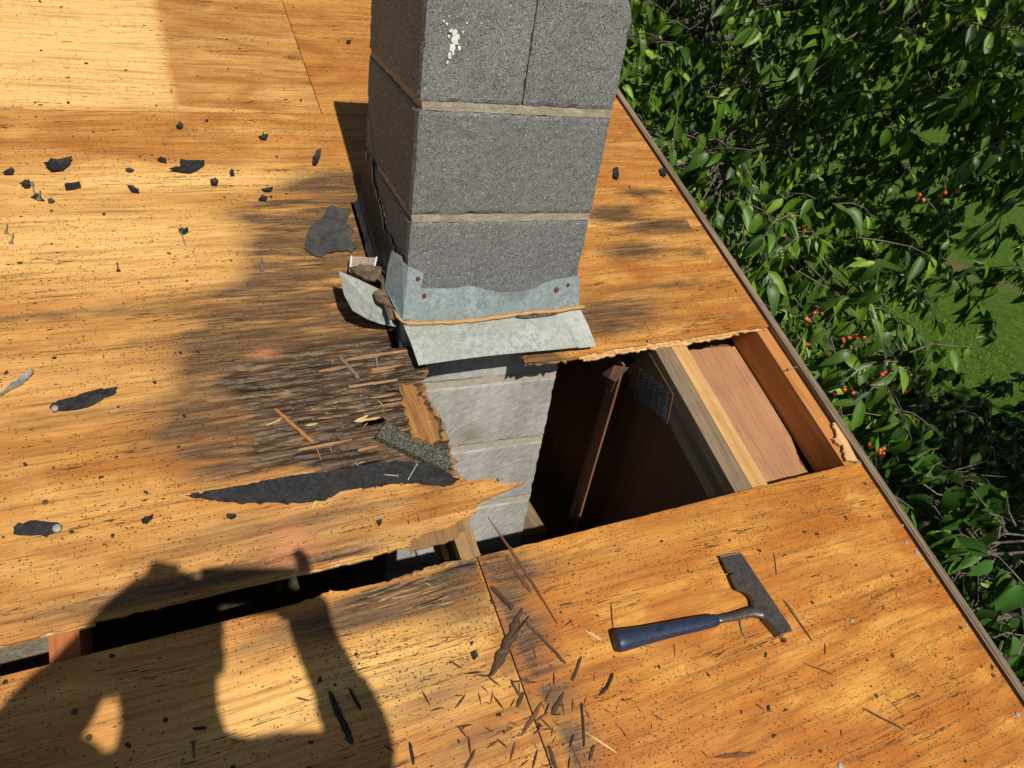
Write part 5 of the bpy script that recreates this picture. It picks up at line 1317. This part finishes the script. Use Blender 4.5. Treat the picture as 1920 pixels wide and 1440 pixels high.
skin('shirt', [pelvis + Vector((0, 0, -.03)), chest, neck + Vector((0, -.01, -.045)), shl, ell, wrl.lerp(ell, .35), shr, elr, wrr.lerp(elr, .35)], [(0, 1), (1, 2), (2, 3), (3, 4), (4, 5), (2, 6), (6, 7), (7, 8)], [.155, .165, .085, .075, .070, .056, .072, .055, .046], M_shirt, person)
skin('trousers', [pelvis + Vector((0, 0, .02)), V_[14], V_[15], V_[16], V_[18], V_[19], V_[20]], [(0, 1), (1, 2), (2, 3), (0, 4), (4, 5), (5, 6)], [.13, .088, .07, .058, .088, .07, .058], M_trous, person)
for f_ in (fl_, fr_):
    skin('boot', [f_ + Vector((0, -.05, .10)), f_ + Vector((0, -.05, .045)), f_ + Vector((0, .05, .045 + .02)), f_ + Vector((0, .17, .03 + .055))], [(0, 1), (1, 2), (2, 3)], [.05, .05, .045, .035], M_boot, person)
bm = bmesh.new(); bmesh.ops.create_uvsphere(bm, u_segments=20, v_segments=12, radius=1)
up_ = hd.normalized(); face = (CAM_P - head_c); face -= up_ * face.dot(up_); face.normalize(); sid = up_.cross(face)
for v in bm.verts:
    c = v.co.copy(); v.co = head_c + up_ * (.035 + c.z * .098) - face * .018 + face * c.y * .102 + sid * c.x * .088
    if c.y > .35 and c.z < .45: v.co -= face * .05 * (c.y - .35)
me = bpy.data.meshes.new('hair'); bm.to_mesh(me); bm.free(); link('hair', me, M_hair, person, Matrix.Identity(4), True)
def face_bit(name, p, r, m, st=(1, 1, 1)):
    bm = bmesh.new(); bmesh.ops.create_uvsphere(bm, u_segments=10, v_segments=8, radius=r)
    me = bpy.data.meshes.new(name); bm.to_mesh(me); bm.free()
    Mx = Matrix(((sid.x, face.x, up_.x, p.x), (sid.y, face.y, up_.y, p.y), (sid.z, face.z, up_.z, p.z), (0, 0, 0, 1))) @ Matrix.Diagonal((*st, 1)); link(name, me, m, person, Mx, True)
face_bit('nose', head_c + face * .094 - up_ * .012, .014, M_skin, (.8, 1, 1.6))
for s_ in (-1, 1):
    face_bit('eye', head_c + face * .082 + sid * .032 * s_ + up_ * .012, .011, M_paint); face_bit('ear', head_c + sid * .076 * s_ - up_ * .01, .022, M_skin, (.4, .8, 1.3))
face_bit('mouth', head_c + face * .085 - up_ * .052, .012, simple('lips', (.35, .14, .11), (.4, .17, .13)), (2, .5, .5))
# phone
ph = empty('phone', CAM_P - fwd * .016); tag(ph, 'black phone held level in both hands above the roof', 'phone')
PM = Matrix(((right.x, -down.x, -fwd.x, 0), (right.y, -down.y, -fwd.y, 0), (right.z, -down.z, -fwd.z, 0), (0, 0, 0, 1)))
pcx = CAM_P - fwd * .016 + right * .068 + down * .031
link('phone_body', boxmesh('phone_body', -.08, .08, -.038, .038, -.004, .004, .003), simple('black phone', (.01, .01, .011), (.02, .02, .022), 40, .3, .5), ph, Matrix.Translation(pcx) @ PM)
link('screen', boxmesh('screen', -.076, .076, -.034, .034, .0042, .0048), simple('screen glass', (.01, .011, .013), (.016, .017, .02), 40, .1, .5), ph, Matrix.Translation(pcx) @ PM)
